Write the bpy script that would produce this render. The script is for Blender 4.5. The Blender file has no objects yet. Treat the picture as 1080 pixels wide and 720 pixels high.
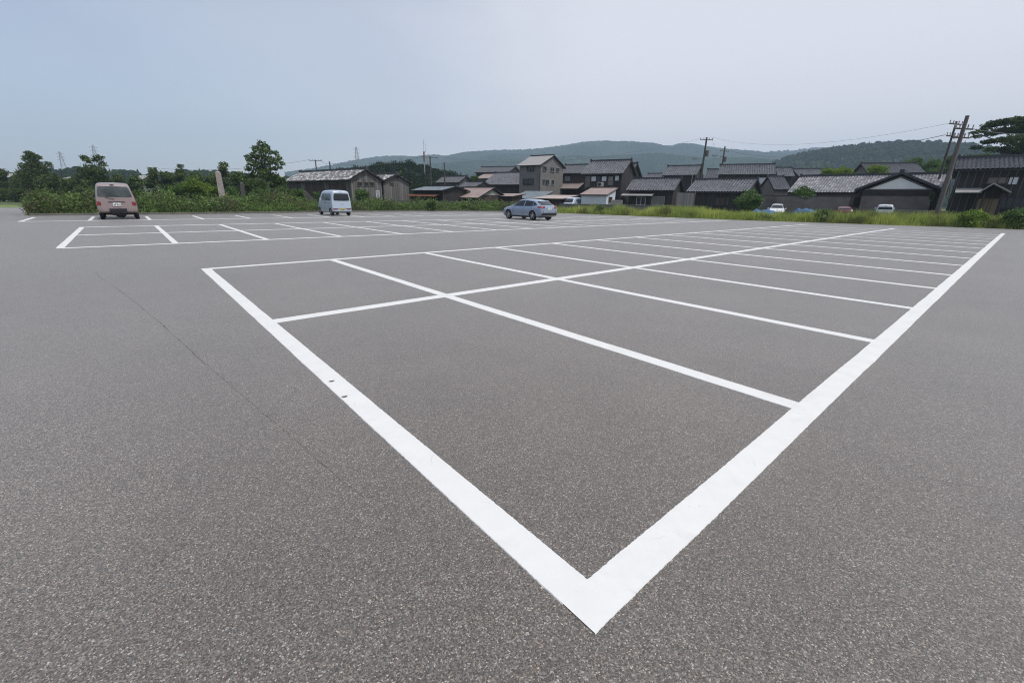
SKY_SIDE, SKY_STR, VEIL_COL = .85, .132, (6.2, 6.45, 7.15)
SUN_STR, EXPOSURE, ASPH = 2.85, 0.0, .77
HAZE_D, HAZE_COL = .0005, (.61, .80, 1.0, 1)
DENOISE, PREF = True, 'NONE'
import bpy, bmesh, math, random
import numpy as np
from mathutils import Vector, Matrix
from mathutils.bvhtree import BVHTree

rng = np.random.default_rng(7)
random.seed(7)
SC = bpy.context.scene
COL = SC.collection
R = math.radians

# ------------------------------------------------------------------ camera
CAM_H = 1.436
F_PX, PITCH, ROLL, YAW = 452.94, R(18.316), R(0.9586), R(48.829)
FW = np.array([0, math.cos(PITCH), -math.sin(PITCH)])
RT0 = np.array([1.0, 0, 0]); UP0 = np.cross(RT0, FW)
RT = math.cos(ROLL) * RT0 + math.sin(ROLL) * UP0
UP = -math.sin(ROLL) * RT0 + math.cos(ROLL) * UP0
cam_d = bpy.data.cameras.new('camera')
cam = bpy.data.objects.new('camera', cam_d); COL.objects.link(cam)
cam_d.sensor_width = 36.0; cam_d.lens = F_PX / 1080 * 36
cam_d.clip_start = 0.05; cam_d.clip_end = 20000
M = Matrix.Identity(4)
for i in range(3):
    M[i][0], M[i][1], M[i][2] = RT[i], UP[i], -FW[i]
M[2][3] = CAM_H
cam.matrix_world = M
SC.camera = cam

def ray(px, py):
    return FW + (px - 540) / F_PX * RT - (py - 360) / F_PX * UP
def at(px, py, Y):                       # survey helper: point of the sight line at forward distance Y
    d = ray(px, py); k = Y / d[1]
    return np.array([d[0] * k, Y, CAM_H + d[2] * k])
E1 = np.array([math.sin(YAW), math.cos(YAW)]); E2 = np.array([-math.cos(YAW), math.sin(YAW)])
ORG = np.array([0.3065, 1.1054])
def G(s, t, z=0.0):                      # parking-lot grid -> world
    q = ORG + s * E1 + t * E2
    return (float(q[0]), float(q[1]), z)
LOT_ROT = math.pi / 2 - YAW              # local +Y points along +t

# ------------------------------------------------------------------ object helpers
def link(o, parent=None):
    COL.objects.link(o)
    if parent is not None: o.parent = parent
    return o
def tag(o, label=None, cat=None, group=None, kind=None):
    if label: o['label'] = label
    if cat: o['category'] = cat
    if group: o['group'] = group
    if kind: o['kind'] = kind
    return o
def empty(name, loc=(0, 0, 0), rz=0.0, label=None, cat=None, group=None):
    o = bpy.data.objects.new(name, None); link(o)
    o.empty_display_size = 0.2
    o.location = loc; o.rotation_euler = (0, 0, rz)
    return tag(o, label, cat, group)
def mesh_np(name, V, F, mats, parent=None, smooth=False, uv=None, mi=None):
    """V (n,3); F (m,k) equal-size faces -> one object"""
    V = np.asarray(V, np.float32).reshape(-1, 3); F = np.asarray(F, np.int32)
    me = bpy.data.meshes.new(name)
    m, k = F.shape
    me.vertices.add(len(V)); me.vertices.foreach_set('co', V.ravel())
    me.loops.add(m * k); me.loops.foreach_set('vertex_index', F.ravel())
    me.polygons.add(m); me.polygons.foreach_set('loop_start', np.arange(0, m * k, k, dtype=np.int32))
    me.polygons.foreach_set('loop_total', np.full(m, k, np.int32))
    me.polygons.foreach_set('use_smooth', np.full(m, bool(smooth)))
    if mi is not None: me.polygons.foreach_set('material_index', np.asarray(mi, np.int32))
    if uv is not None:
        l = me.uv_layers.new(name='UVMap'); l.data.foreach_set('uv', np.asarray(uv, np.float32).ravel())
    me.update(calc_edges=True)
    for mt in (mats if isinstance(mats, (list, tuple)) else [mats]): me.materials.append(mt)
    o = bpy.data.objects.new(name, me)
    return link(o, parent)

class MB:
    """collects simple solids, builds ONE mesh object"""
    def __init__(s): s.bm = bmesh.new()
    def box(s, x0, x1, y0, y1, z0, z1):
        v = [s.bm.verts.new(p) for p in [(x0,y0,z0),(x1,y0,z0),(x1,y1,z0),(x0,y1,z0),(x0,y0,z1),(x1,y0,z1),(x1,y1,z1),(x0,y1,z1)]]
        for f in [(0,3,2,1),(4,5,6,7),(0,1,5,4),(1,2,6,5),(2,3,7,6),(3,0,4,7)]: s.bm.faces.new([v[i] for i in f])
        return s
    def prism(s, pts, d):
        """pts: planar polygon of 3D points, extruded by vector d"""
        a = [s.bm.verts.new(p) for p in pts]; b = [s.bm.verts.new((p[0]+d[0], p[1]+d[1], p[2]+d[2])) for p in pts]
        n = len(a)
        s.bm.faces.new(a[::-1]); s.bm.faces.new(b)
        for i in range(n): s.bm.faces.new([a[i], a[(i+1)%n], b[(i+1)%n], b[i]])
        return s
    def tube(s, pts, radii, n=8, cap=True):
        rings = []
        pts = [Vector(p) for p in pts]
        if not isinstance(radii, (list, tuple)): radii = [radii] * len(pts)
        radii = [float(q) for q in radii]
        for i, p in enumerate(pts):
            t = (pts[min(i+1, len(pts)-1)] - pts[max(i-1, 0)]).normalized()
            a = t.orthogonal().normalized() if i == 0 else (pa - t * pa.dot(t)).normalized()
            pa = a; b = t.cross(a)
            rings.append([s.bm.verts.new(p + radii[i] * (math.cos(2*math.pi*k/n) * a + math.sin(2*math.pi*k/n) * b)) for k in range(n)])
        for A, B in zip(rings, rings[1:]):
            for k in range(n): s.bm.faces.new([A[k], A[(k+1)%n], B[(k+1)%n], B[k]])
        if cap: s.bm.faces.new(rings[0][::-1]); s.bm.faces.new(rings[-1])
        return s
    def build(s, name, mat, parent=None, smooth=False, bevel=0):
        bmesh.ops.recalc_face_normals(s.bm, faces=s.bm.faces)
        if bevel: bmesh.ops.bevel(s.bm, geom=s.bm.edges[:], offset=bevel, segments=2, affect='EDGES', profile=0.5)
        me = bpy.data.meshes.new(name); s.bm.to_mesh(me); s.bm.free()
        for mt in (mat if isinstance(mat, (list, tuple)) else [mat]): me.materials.append(mt)
        if smooth:
            for p in me.polygons: p.use_smooth = True
        return link(bpy.data.objects.new(name, me), parent)
def copy_tree(o, parent=None):
    c = o.copy(); COL.objects.link(c); c.parent = parent
    for ch in [x for x in bpy.data.objects if x.parent == o]: copy_tree(ch, c)
    return c

# ------------------------------------------------------------------ materials
def mat_new(name):
    m = bpy.data.materials.new(name); m.use_nodes = True
    nt = m.node_tree
    return m, nt, nt.nodes['Principled BSDF']
def N(nt, t, **kw):
    n = nt.nodes.new(t)
    for k, v in kw.items():
        if k in n.inputs: n.inputs[k].default_value = v
        else: setattr(n, k, v)
    return n
def ramp(nt, src, stops, interp='LINEAR'):
    r = nt.nodes.new('ShaderNodeValToRGB'); r.color_ramp.interpolation = interp
    e = r.color_ramp.elements
    while len(e) < len(stops): e.new(0.5)
    for i, (p, c) in enumerate(stops):
        e[i].position = p; e[i].color = (*(c if isinstance(c, (tuple, list)) else (c, c, c)), 1)
    nt.links.new(src, r.inputs['Fac']); return r.outputs['Color']
def mixc(nt, fac, a, b, blend='MIX'):
    m = nt.nodes.new('ShaderNodeMix'); m.data_type = 'RGBA'; m.blend_type = blend
    for sock, v in ((m.inputs[0], fac), (m.inputs[6], a), (m.inputs[7], b)):
        if isinstance(v, (int, float)): sock.default_value = v
        elif isinstance(v, (tuple, list)): sock.default_value = (*v, 1)
        else: nt.links.new(v, sock)
    return m.outputs[2]
def math_n(nt, op, a, b=None):
    m = nt.nodes.new('ShaderNodeMath'); m.operation = op
    for i, v in enumerate((a, b)):
        if v is None: continue
        if isinstance(v, (int, float)): m.inputs[i].default_value = v
        else: nt.links.new(v, m.inputs[i])
    return m.outputs[0]
def noise(nt, vec, scale, detail=4, rough=0.55, out='Fac'):
    n = N(nt, 'ShaderNodeTexNoise', Scale=scale, Detail=detail, Roughness=rough)
    if vec is not None: nt.links.new(vec, n.inputs['Vector'])
    return n.outputs[out]
def bump(nt, bs, h, strength=0.5, dist=0.01):
    b = N(nt, 'ShaderNodeBump', Strength=strength, Distance=dist)
    nt.links.new(h, b.inputs['Height']); nt.links.new(b.outputs[0], bs.inputs['Normal'])
def obj_co(nt): return nt.nodes.new('ShaderNodeTexCoord').outputs['Object']

def simple(name, col, rough=0.6, var=0.15, scale=3.0, metallic=0.0, coat=0.0, bump_s=0.0):
    m, nt, bs = mat_new(name)
    co = obj_co(nt)
    n = noise(nt, co, scale, 6, 0.6)
    lo = tuple(c * (1 - var) for c in col); hi = tuple(min(1, c * (1 + var)) for c in col)
    nt.links.new(ramp(nt, n, [(0.3, lo), (0.7, hi)]), bs.inputs['Base Color'])
    bs.inputs['Roughness'].default_value = rough; bs.inputs['Metallic'].default_value = metallic
    bs.inputs['Coat Weight'].default_value = coat
    if bump_s: bump(nt, bs, noise(nt, co, scale * 6, 6, 0.6), bump_s, 0.02)
    return m
def boards(name, lo, hi, width=0.22, streak=None, rough=0.8, axis='H'):
    """weathered vertical boards: tone per board, grain along z, dark joints"""
    m, nt, bs = mat_new(name)
    co = obj_co(nt)
    sp = nt.nodes.new('ShaderNodeSeparateXYZ'); nt.links.new(co, sp.inputs[0])
    u = math_n(nt, 'ADD', sp.outputs[0], sp.outputs[1])
    ub = math_n(nt, 'DIVIDE', u, width)
    cell = math_n(nt, 'FLOOR', ub)
    wn = N(nt, 'ShaderNodeTexWhiteNoise', noise_dimensions='1D'); nt.links.new(cell, wn.inputs['W'])
    mp = N(nt, 'ShaderNodeMapping'); mp.inputs['Scale'].default_value = (3.0, 3.0, 0.35); nt.links.new(co, mp.inputs[0])
    g = noise(nt, mp.outputs[0], 3.0, 8, 0.65)
    mixv = math_n(nt, 'ADD', math_n(nt, 'MULTIPLY', wn.outputs['Value'], 0.55), math_n(nt, 'MULTIPLY', g, 0.6))
    c = ramp(nt, mixv, [(0.25, lo), (0.9, hi)])
    fr = math_n(nt, 'FRACT', ub)
    edge = math_n(nt, 'LESS_THAN', fr, 0.09)
    c2 = mixc(nt, edge, c, tuple(x * 0.45 for x in lo) if streak is None else streak)
    nt.links.new(c2, bs.inputs['Base Color']); bs.inputs['Roughness'].default_value = rough
    bump(nt, bs, math_n(nt, 'ADD', math_n(nt, 'MULTIPLY', edge, -1.0 if streak is None else 1.0), g), 0.6, 0.02)
    return m
def tiles(name, lo, mid, hi, rough=0.35, contrast_pos=(0.15, 0.6, 0.97), patch=0.25):
    """fired roof tiles: the UV map counts tiles; tone and gloss per tile, lichen patches"""
    m, nt, bs = mat_new(name)
    uv = nt.nodes.new('ShaderNodeTexCoord').outputs['UV']
    fl = N(nt, 'ShaderNodeVectorMath', operation='FLOOR'); nt.links.new(uv, fl.inputs[0])
    wn = N(nt, 'ShaderNodeTexWhiteNoise', noise_dimensions='2D'); nt.links.new(fl.outputs[0], wn.inputs['Vector'])
    c = ramp(nt, wn.outputs['Value'], [(contrast_pos[0], lo), (contrast_pos[1], mid), (contrast_pos[2], hi)])
    n = noise(nt, obj_co(nt), 0.8, 6, 0.65)
    c2 = mixc(nt, math_n(nt, 'MULTIPLY', ramp(nt, n, [(0.45, 0.0), (0.7, 1.0)]), patch), c, mid)
    nt.links.new(c2, bs.inputs['Base Color'])
    nt.links.new(ramp(nt, wn.outputs['Color'], [(0.0, rough * 0.7), (1.0, min(1, rough * 1.5))]), bs.inputs['Roughness'])
    return m
def leaf(name, cols, rough=0.55, trans=0.3, scale=0.5, patch=None):
    """leaves: hue per leaf, broad drift of tone from branch to branch"""
    m, nt, bs = mat_new(name)
    geo = nt.nodes.new('ShaderNodeNewGeometry')
    c = ramp(nt, geo.outputs['Random Per Island'], [(i / (len(cols) - 1), x) for i, x in enumerate(cols)])
    n = noise(nt, obj_co(nt), scale, 3, 0.5)
    c2 = mixc(nt, 1.0, c, ramp(nt, n, [(0.3, (0.75, 0.8, 0.75)), (0.7, (1.2, 1.15, 1.05))]), 'MULTIPLY')
    if patch:                                # drifts of another species / dried stalks
        pn = noise(nt, obj_co(nt), .55, 4, .6)
        c2 = mixc(nt, ramp(nt, pn, [(.50, 0.0), (.60, .8)]), c2, patch[0])
        pn2 = noise(nt, obj_co(nt), .38, 3, .6)
        c2 = mixc(nt, ramp(nt, pn2, [(.54, 0.0), (.62, .75)]), c2, mixc(nt, 1.0, c2, patch[1], 'MULTIPLY'))
    nt.links.new(c2, bs.inputs['Base Color']); bs.inputs['Roughness'].default_value = rough
    bs.inputs['Specular IOR Level'].default_value = 0.25
    tr = nt.nodes.new('ShaderNodeBsdfTranslucent'); nt.links.new(c2, tr.inputs['Color'])
    mx = N(nt, 'ShaderNodeMixShader', Fac=trans)
    nt.links.new(bs.outputs[0], mx.inputs[1]); nt.links.new(tr.outputs[0], mx.inputs[2])
    nt.links.new(mx.outputs[0], nt.nodes['Material Output'].inputs['Surface'])
    return m

MT = {}
MT['leaf_pine'] = leaf('pine_needles', [(0.039,0.066,0.026),(0.077,0.112,0.041),(0.120,0.156,0.056)], trans=.12)
MT['leaf_dark'] = leaf('dark_leaves', [(0.043,0.078,0.025),(0.081,0.129,0.037),(0.131,0.183,0.054)], trans=.22)
MT['leaf_mid'] = leaf('green_leaves', [(0.055,0.110,0.025),(0.089,0.165,0.037),(0.138,0.220,0.056)], trans=.3)
MT['leaf_bright'] = leaf('yellow_green_leaves', [(.096,.168,.024),(.156,.240,.034),(.216,.300,.054)], trans=.35)
MT['leaf_weed'] = leaf('weed_leaves', [(0.060,0.121,0.026),(0.109,0.193,0.044),(0.196,0.276,0.088),(0.103,0.115,0.050)], trans=.3, scale=.35, patch=((.095,.088,.048), (1.45,1.5,1.6)))
MT['grass'] = leaf('grass_blades', [(0.181,0.290,0.051),(0.290,0.408,0.084),(0.436,0.491,0.133),(0.545,0.508,0.217)], trans=.4, scale=.4, patch=((.13,.135,.05), (1.25,1.2,1.2)))
MT['leaf_hill'] = leaf('hillside_leaves', [(0.013,0.023,0.007),(0.020,0.036,0.011),(0.033,0.051,0.015)], trans=.2, scale=.05)
for k_ in ('leaf_pine', 'leaf_dark'): MT[k_].node_tree.nodes['Principled BSDF'].inputs['Specular IOR Level'].default_value = .1
MT['leaf_hill'].node_tree.nodes['Principled BSDF'].inputs['Specular IOR Level'].default_value = 0.0
MT['bark'] = simple('bark', (.075,.06,.048), .9, .4, 6, bump_s=.6)
MT['glass'] = simple('dark_window_glass', (.018,.022,.026), .06, .2, 1.0)
MT['glass_pale'] = simple('pale_window_glass', (.28,.31,.34), .2, .25, 1.5)
MT['white_panel'] = simple('white_panel', (.62,.64,.66), .6, .1, 2)
MT['concrete'] = simple('concrete', (.24,.23,.215), .9, .25, 2.5, bump_s=.3)
MT['concrete_dark'] = simple('weathered_concrete', (.13,.125,.118), .92, .35, 1.6, bump_s=.3)
MT['pole'] = simple('pole_concrete', (.115,.102,.097), .85, .2, 4)
MT['pole_dark'] = simple('dark_pole', (.06,.055,.05), .8, .25, 4)
MT['steel'] = simple('galvanised_steel', (.3,.31,.32), .5, .15, 5, metallic=.4)
MT['wire'] = simple('wire_rubber', (.16,.16,.17), .6, .1, 1)
MT['stone'] = simple('granite', (.31,.27,.26), .85, .25, 5, bump_s=.3)
MT['stone_dark'] = simple('dark_stone', (.07,.066,.06), .9, .35, 5, bump_s=.4)
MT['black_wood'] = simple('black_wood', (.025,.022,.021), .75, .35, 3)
MT['brown_wood'] = simple('brown_wood', (.1,.072,.055), .8, .35, 3)
MT['rust'] = simple('rusted_sheet', (.22,.085,.05), .8, .35, 2.5)
MT['tyre'] = simple('tyre_rubber', (.018,.018,.019), .85, .2, 8)
MT['black_plastic'] = simple('black_plastic', (.02,.02,.022), .55, .2, 5)
MT['rim'] = simple('alloy', (.45,.46,.48), .3, .1, 5, metallic=.8)
MT['red_lamp'] = simple('red_lens', (.2,.012,.015), .15, .1, 5, coat=.6)
MT['clear_lamp'] = simple('clear_lens', (.6,.62,.65), .12, .1, 5, coat=.6)
MT['plate_white'] = simple('white_plate', (.75,.76,.75), .5, .04, 5)
MT['plate_yellow'] = simple('yellow_plate', (.62,.42,.035), .5, .05, 5)
MT['plate_ink'] = simple('plate_ink', (.03,.07,.045), .6, .05, 5)
MT['chrome'] = simple('chrome', (.55,.56,.58), .2, .05, 5, metallic=.9)
def paint(name, col, rough=.32, metallic=0.0):
    m, nt, bs = mat_new(name)
    co = obj_co(nt)
    sp = nt.nodes.new('ShaderNodeSeparateXYZ'); nt.links.new(co, sp.inputs[0])
    d = noise(nt, co, 3.5, 7, .7)                      # road dust, thicker low down on the body
    low = ramp(nt, sp.outputs[2], [(0.25, .5), (0.75, .06)])
    c = mixc(nt, math_n(nt, 'MULTIPLY', low, ramp(nt, d, [(.3, .3), (.7, 1.)])), col, (.2, .18, .155))
    nt.links.new(c, bs.inputs['Base Color']); bs.inputs['Roughness'].default_value = rough
    bs.inputs['Metallic'].default_value = metallic; bs.inputs['Coat Weight'].default_value = .5; bs.inputs['Coat Roughness'].default_value = .12
    return m
MT['paint_pink'] = paint('faded_pink_beige_paint', (.29,.225,.225), .4)
MT['paint_white'] = paint('white_paint', (.72,.74,.78), .35)
MT['paint_silver'] = paint('silver_blue_paint', (.29,.36,.48), .26, .2)
MT['paint_red'] = paint('dark_red_paint', (.10,.012,.016), .3)
MT['paint_kei'] = paint('pale_silver_blue_paint', (.47,.55,.66), .32, .1)
# ------------------------------------------------------------------ sky, sun, exposure
SUN_AZ, SUN_EL = R(122), R(60)
w = bpy.data.worlds.new('World'); SC.world = w; w.use_nodes = True
wn = w.node_tree; bg = wn.nodes['Background']
sky = wn.nodes.new('ShaderNodeTexSky'); sky.sky_type = 'NISHITA'; sky.sun_disc = False
sky.sun_elevation = SUN_EL; sky.sun_rotation = SUN_AZ
sky.air_density = 1.0; sky.dust_density = 2.0; sky.ozone_density = 3.0; sky.altitude = 0
# thin high veil of cirrostratus: mixes the blue towards white, thicker low down and to the south-east
tc = wn.nodes.new('ShaderNodeTexCoord')
mp = N(wn, 'ShaderNodeMapping'); mp.inputs['Scale'].default_value = (1.0, 1.0, 2.4); mp.inputs['Rotation'].default_value = (.5, .3, .6); wn.links.new(tc.outputs['Generated'], mp.inputs[0])
cl = noise(wn, mp.outputs[0], 1.6, 5, .5)
spw = wn.nodes.new('ShaderNodeSeparateXYZ'); wn.links.new(tc.outputs['Generated'], spw.inputs[0])
side = math_n(wn, 'ADD', math_n(wn, 'MULTIPLY', spw.outputs[0], SKY_SIDE), math_n(wn, 'MULTIPLY', spw.outputs[2], .12))
veil = ramp(wn, math_n(wn, 'ADD', math_n(wn, 'MULTIPLY', cl, .60), math_n(wn, 'ADD', side, .35)), [(0.0, .22), (0.38, .50), (0.80, .93), (1.0, .93)], 'EASE')
skc = mixc(wn, veil, sky.outputs[0], VEIL_COL)
hor = ramp(wn, spw.outputs[2], [(0.0, (1.78, 1.62, 1.48)), (.20, (1.33, 1.25, 1.18)), (.5, (1, 1, 1))])
skc = mixc(wn, 1.0, skc, hor, 'MULTIPLY')
wn.links.new(skc, bg.inputs['Color']); bg.inputs['Strength'].default_value = SKY_STR
sd = bpy.data.lights.new('sun', 'SUN'); sd.energy = SUN_STR; sd.angle = R(0.6); sd.color = (1.0, .955, .89)
so = bpy.data.objects.new('sun', sd); link(so)
sdir = Vector((math.cos(SUN_EL) * math.sin(SUN_AZ), math.cos(SUN_EL) * math.cos(SUN_AZ), math.sin(SUN_EL)))
so.rotation_euler = (-sdir).to_track_quat('-Z', 'Y').to_euler(); so.location = sdir * 150
vs = SC.view_settings
vs.view_transform = 'Standard'; vs.look = 'None'; vs.gamma = 1; vs.use_curve_mapping = False; vs.exposure = EXPOSURE
SC.cycles.use_denoising = DENOISE
try: SC.cycles.denoiser = 'OPENIMAGEDENOISE'; SC.cycles.denoising_input_passes = 'RGB_ALBEDO_NORMAL'; SC.cycles.denoising_prefilter = PREF
except Exception: pass
SC.cycles.filter_width = 1.1
SC.cycles.max_bounces = 6; SC.cycles.diffuse_bounces = 3; SC.cycles.glossy_bounces = 3; SC.cycles.transmission_bounces = 3
SC.cycles.volume_bounces = 0; SC.cycles.transparent_max_bounces = 4

# ------------------------------------------------------------------ ground and lot
m, nt, bs = mat_new('rough_ground')
co = obj_co(nt)
c = ramp(nt, noise(nt, co, .25, 6, .6), [(.3, (.05, .075, .022)), (.55, (.09, .11, .04)), (.75, (.15, .13, .085))])
nt.links.new(c, bs.inputs['Base Color']); bs.inputs['Roughness'].default_value = .95
bump(nt, bs, noise(nt, co, 8, 6, .7), .8, .05)
MT['ground'] = m

m, nt, bs = mat_new('worn_asphalt')
co = obj_co(nt)
v1 = N(nt, 'ShaderNodeTexVoronoi', Scale=215.0); nt.links.new(co, v1.inputs['Vector'])
v2 = N(nt, 'ShaderNodeTexVoronoi', Scale=90.0); nt.links.new(co, v2.inputs['Vector'])
s1 = N(nt, 'ShaderNodeSeparateColor'); nt.links.new(v1.outputs['Color'], s1.inputs[0])
s2 = N(nt, 'ShaderNodeSeparateColor'); nt.links.new(v2.outputs['Color'], s2.inputs[0])
a = ASPH
fine = ramp(nt, s1.outputs[0], [(0, (.062*a, .056*a, .053*a)), (.35, (.125*a, .115*a, .110*a)), (.75, (.215*a, .198*a, .190*a)), (.94, (.32*a, .30*a, .288*a)), (1, (.60*a, .575*a, .55*a))])
tint = ramp(nt, s1.outputs[1], [(0, (1.1, .96, .9)), (.4, (1, 1, 1)), (.8, (.96, 1, 1.05)), (1, (1.08, 1.0, .9))])
fine = mixc(nt, 1.0, mixc(nt, 1.0, fine, tint, 'MULTIPLY'), (1.03, 1.0, .922), 'MULTIPLY')
big = math_n(nt, 'GREATER_THAN', s2.outputs[0], .93)
core = math_n(nt, 'LESS_THAN', v2.outputs['Distance'], .40)
stone_c = ramp(nt, s2.outputs[1], [(0, (.14*a, .125*a, .118*a)), (.6, (.3*a, .28*a, .27*a)), (1, (.5*a, .48*a, .46*a))])
c = mixc(nt, math_n(nt, 'MULTIPLY', math_n(nt, 'MULTIPLY', big, core), .8), fine, stone_c)
mott = ramp(nt, noise(nt, co, 1.1, 8, .62), [(.3, (.9, .9, .9)), (.7, (1.09, 1.08, 1.07))])
mott2 = ramp(nt, noise(nt, co, .18, 4, .55), [(.3, (.89, .89, .895)), (.7, (1.09, 1.085, 1.075))])
c = mixc(nt, 1.0, mixc(nt, 1.0, c, mott, 'MULTIPLY'), mott2, 'MULTIPLY')
# drips of oil in a few stalls
st_ = ramp(nt, noise(nt, co, .9, 3, .5), [(.70, (1, 1, 1)), (.80, (.86, .86, .87))])
c = mixc(nt, 1.0, c, st_, 'MULTIPLY')
nt.links.new(c, bs.inputs['Base Color']); bs.inputs['Roughness'].default_value = .5
bs.inputs['Specular IOR Level'].default_value = .5
bs.inputs['Sheen Weight'].default_value = .45; bs.inputs['Sheen Roughness'].default_value = .45; bs.inputs['Sheen Tint'].default_value = (1, .95, .9, 1)
hgt = math_n(nt, 'ADD', math_n(nt, 'MULTIPLY', v1.outputs['Distance'], -1.0), math_n(nt, 'MULTIPLY', v2.outputs['Distance'], -.4))
bump(nt, bs, hgt, .4, .004)
MT['asphalt'] = m

m, nt, bs = mat_new('white_road_paint')
co = obj_co(nt)
sc_ = N(nt, 'ShaderNodeTexVoronoi', Scale=75.0); nt.links.new(co, sc_.inputs['Vector'])
scs = N(nt, 'ShaderNodeSeparateColor'); nt.links.new(sc_.outputs['Color'], scs.inputs[0])
wear = ramp(nt, noise(nt, co, 1.7, 6, .65), [(.50, 0.0), (.74, 1.0)])
pit = math_n(nt, 'MULTIPLY', math_n(nt, 'GREATER_THAN', scs.outputs[0], .93), math_n(nt, 'LESS_THAN', sc_.outputs['Distance'], .28))
dirt = ramp(nt, noise(nt, co, 6, 8, .7), [(.3, (.685, .68, .665)), (.7, (.735, .73, .715))])
c = mixc(nt, math_n(nt, 'MULTIPLY', pit, math_n(nt, 'MULTIPLY', wear, .75)), dirt, (.2, .19, .18))
ck = N(nt, 'ShaderNodeTexVoronoi', Scale=2.3, feature='DISTANCE_TO_EDGE'); wv_ = N(nt, 'ShaderNodeVectorMath', operation='ADD')
nz_ = N(nt, 'ShaderNodeTexNoise', Scale=9.0); nt.links.new(co, nz_.inputs['Vector']); sc2 = N(nt, 'ShaderNodeVectorMath', operation='SCALE'); nt.links.new(nz_.outputs['Color'], sc2.inputs[0]); sc2.inputs['Scale'].default_value = .07
nt.links.new(co, wv_.inputs[0]); nt.links.new(sc2.outputs[0], wv_.inputs[1]); nt.links.new(wv_.outputs[0], ck.inputs['Vector'])
crk = math_n(nt, 'MULTIPLY', math_n(nt, 'LESS_THAN', ck.outputs['Distance'], .004), ramp(nt, noise(nt, co, 2.6, 3, .5), [(.57, 0.0), (.65, .45)]))
c = mixc(nt, crk, c, (.3, .29, .28))
smg = ramp(nt, noise(nt, co, 3.1, 6, .7), [(.52, 0.0), (.8, .28)])
c = mixc(nt, smg, c, (.42, .41, .40))
nt.links.new(c, bs.inputs['Base Color']); bs.inputs['Roughness'].default_value = .6
bump(nt, bs, noise(nt, co, 110, 3, .6), .25, .003)
MT['line'] = m
MT['seam'] = simple('bitumen_seam', (.104, .098, .093), .85, .3, 9)

def sheet(name, poly, z, mat, kind='structure'):
    bm = bmesh.new(); vs_ = [bm.verts.new((p[0], p[1], z)) for p in poly]; bm.faces.new(vs_)
    bmesh.ops.recalc_face_normals(bm, faces=bm.faces)
    if bm.faces[:][0].normal.z < 0: bmesh.ops.reverse_faces(bm, faces=bm.faces)
    bmesh.ops.triangulate(bm, faces=bm.faces)
    me = bpy.data.meshes.new(name); bm.to_mesh(me); bm.free(); me.materials.append(mat)
    return tag(link(bpy.data.objects.new(name, me)), kind=kind)
GR = 2440
sheet('ground', [(GR * math.cos(2 * math.pi * k / 64), GR * math.sin(2 * math.pi * k / 64)) for k in range(64)], -.05, MT['ground'])
EDGE_BACK = [(-5.35, 39.4), (-2.4, 39.5), (5, 40.2), (8, 40.7), (15, 42.6), (23, 43.1), (30, 42.0), (34.5, 38.5)]
EDGE_R = [(34.5, 38.5), (37.5, 33.8), (38.3, 27.9), (39.0, 22.7), (39.7, 18.3), (40.6, 14.4), (41.8, 11.3), (42.9, 8.4), (43.9, 5.5), (45.0, 3.1), (45.6, 1.2), (46.0, -.7), (52, -22)]
lot_st = [(-75, -60), (62, -60)] + EDGE_R[::-1] + EDGE_BACK[::-1][1:] + [(-6.1, 45.9), (-7.7, 59.2), (-75, 59.2)]
sheet('parking_lot', [G(s, t)[:2] for s, t in lot_st], 0.0, MT['asphalt'])

def ribbons(name, rects, fine_near=True):
    """painted lines: thin slabs 4 mm thick with edges that follow the coarse stone; rects = (s0,s1,t0,t1)"""
    V = []; F = []
    for (s0, s1, t0, t1) in rects:
        alongs = (s1 - s0) > (t1 - t0)
        L = max(s1 - s0, t1 - t0); wd = min(s1 - s0, t1 - t0)
        ks = [0.0]
        while ks[-1] < L:
            q = G(s0 + ks[-1], t0) if alongs else G(s0, t0 + ks[-1])
            d = math.hypot(q[0], q[1])
            ks.append(min(L, ks[-1] + max(.012, .0045 * d * d ** .5)))
        ks = np.array(ks); n = len(ks)
        jit = rng.normal(0, .0010, (n, 2)) + np.interp(ks, np.linspace(0, L, max(2, int(L / .35))), rng.normal(0, .0018, max(2, int(L / .35))))[:, None]
        lo = jit[:, 0]; hi = wd + jit[:, 1]
        lo[0] = lo[-1] = 0; hi[0] = hi[-1] = wd
        base = len(V)
        for i in range(n):
            zt_ = .0042 if alongs else .0038
            for (o_, z) in ((lo[i] - .003, -.001), (lo[i], zt_), (hi[i], zt_), (hi[i] + .003, -.001)):
                V.append(G(s0 + ks[i], t0 + o_, z) if alongs else G(s0 + o_, t0 + ks[i], z))
        for i in range(n - 1):
            b = base + 4 * i
            for k in range(3):
                f = (b + k, b + k + 4, b + k + 5, b + k + 1)
                F.append(f if not alongs else f[::-1])
    V = np.array(V); F = np.array(F)
    # all tops face up
    a_, b_, c_ = V[F[:, 0]], V[F[:, 1]], V[F[:, 2]]
    nz = np.cross(b_ - a_, c_ - a_)[:, 2]
    F[nz < 0] = F[nz < 0][:, ::-1]
    return tag(mesh_np(name, V, F, MT['line']), kind='structure')
lw = .075
stalls = [0.068 + 2.5 * k for k in range(1, 15)]
rc = [(0, .155, .15, 10.05), (0, 37.55, 0, .160), (.145, 37.55, 9.91, 10.05)]
for s in stalls: rc.append((s - lw, s + lw, .15, 9.92))
ed = [.155] + sum([[s - lw, s + lw] for s in stalls], []) + [37.55]
for i in range(0, len(ed), 2): rc.append((ed[i] - .01, min(37.55, ed[i + 1] + .01), 4.98 - .085, 4.98 + .085))
ribbons('parking_bay_lines', rc)
T0, T1, TM = 16.0, 25.85, 20.95
rc = [(-2.52, -2.36, T0, T1), (-2.37, 37.9, T0, T0 + .15), (-2.37, 37.9, T1 - .15, T1)]
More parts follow.
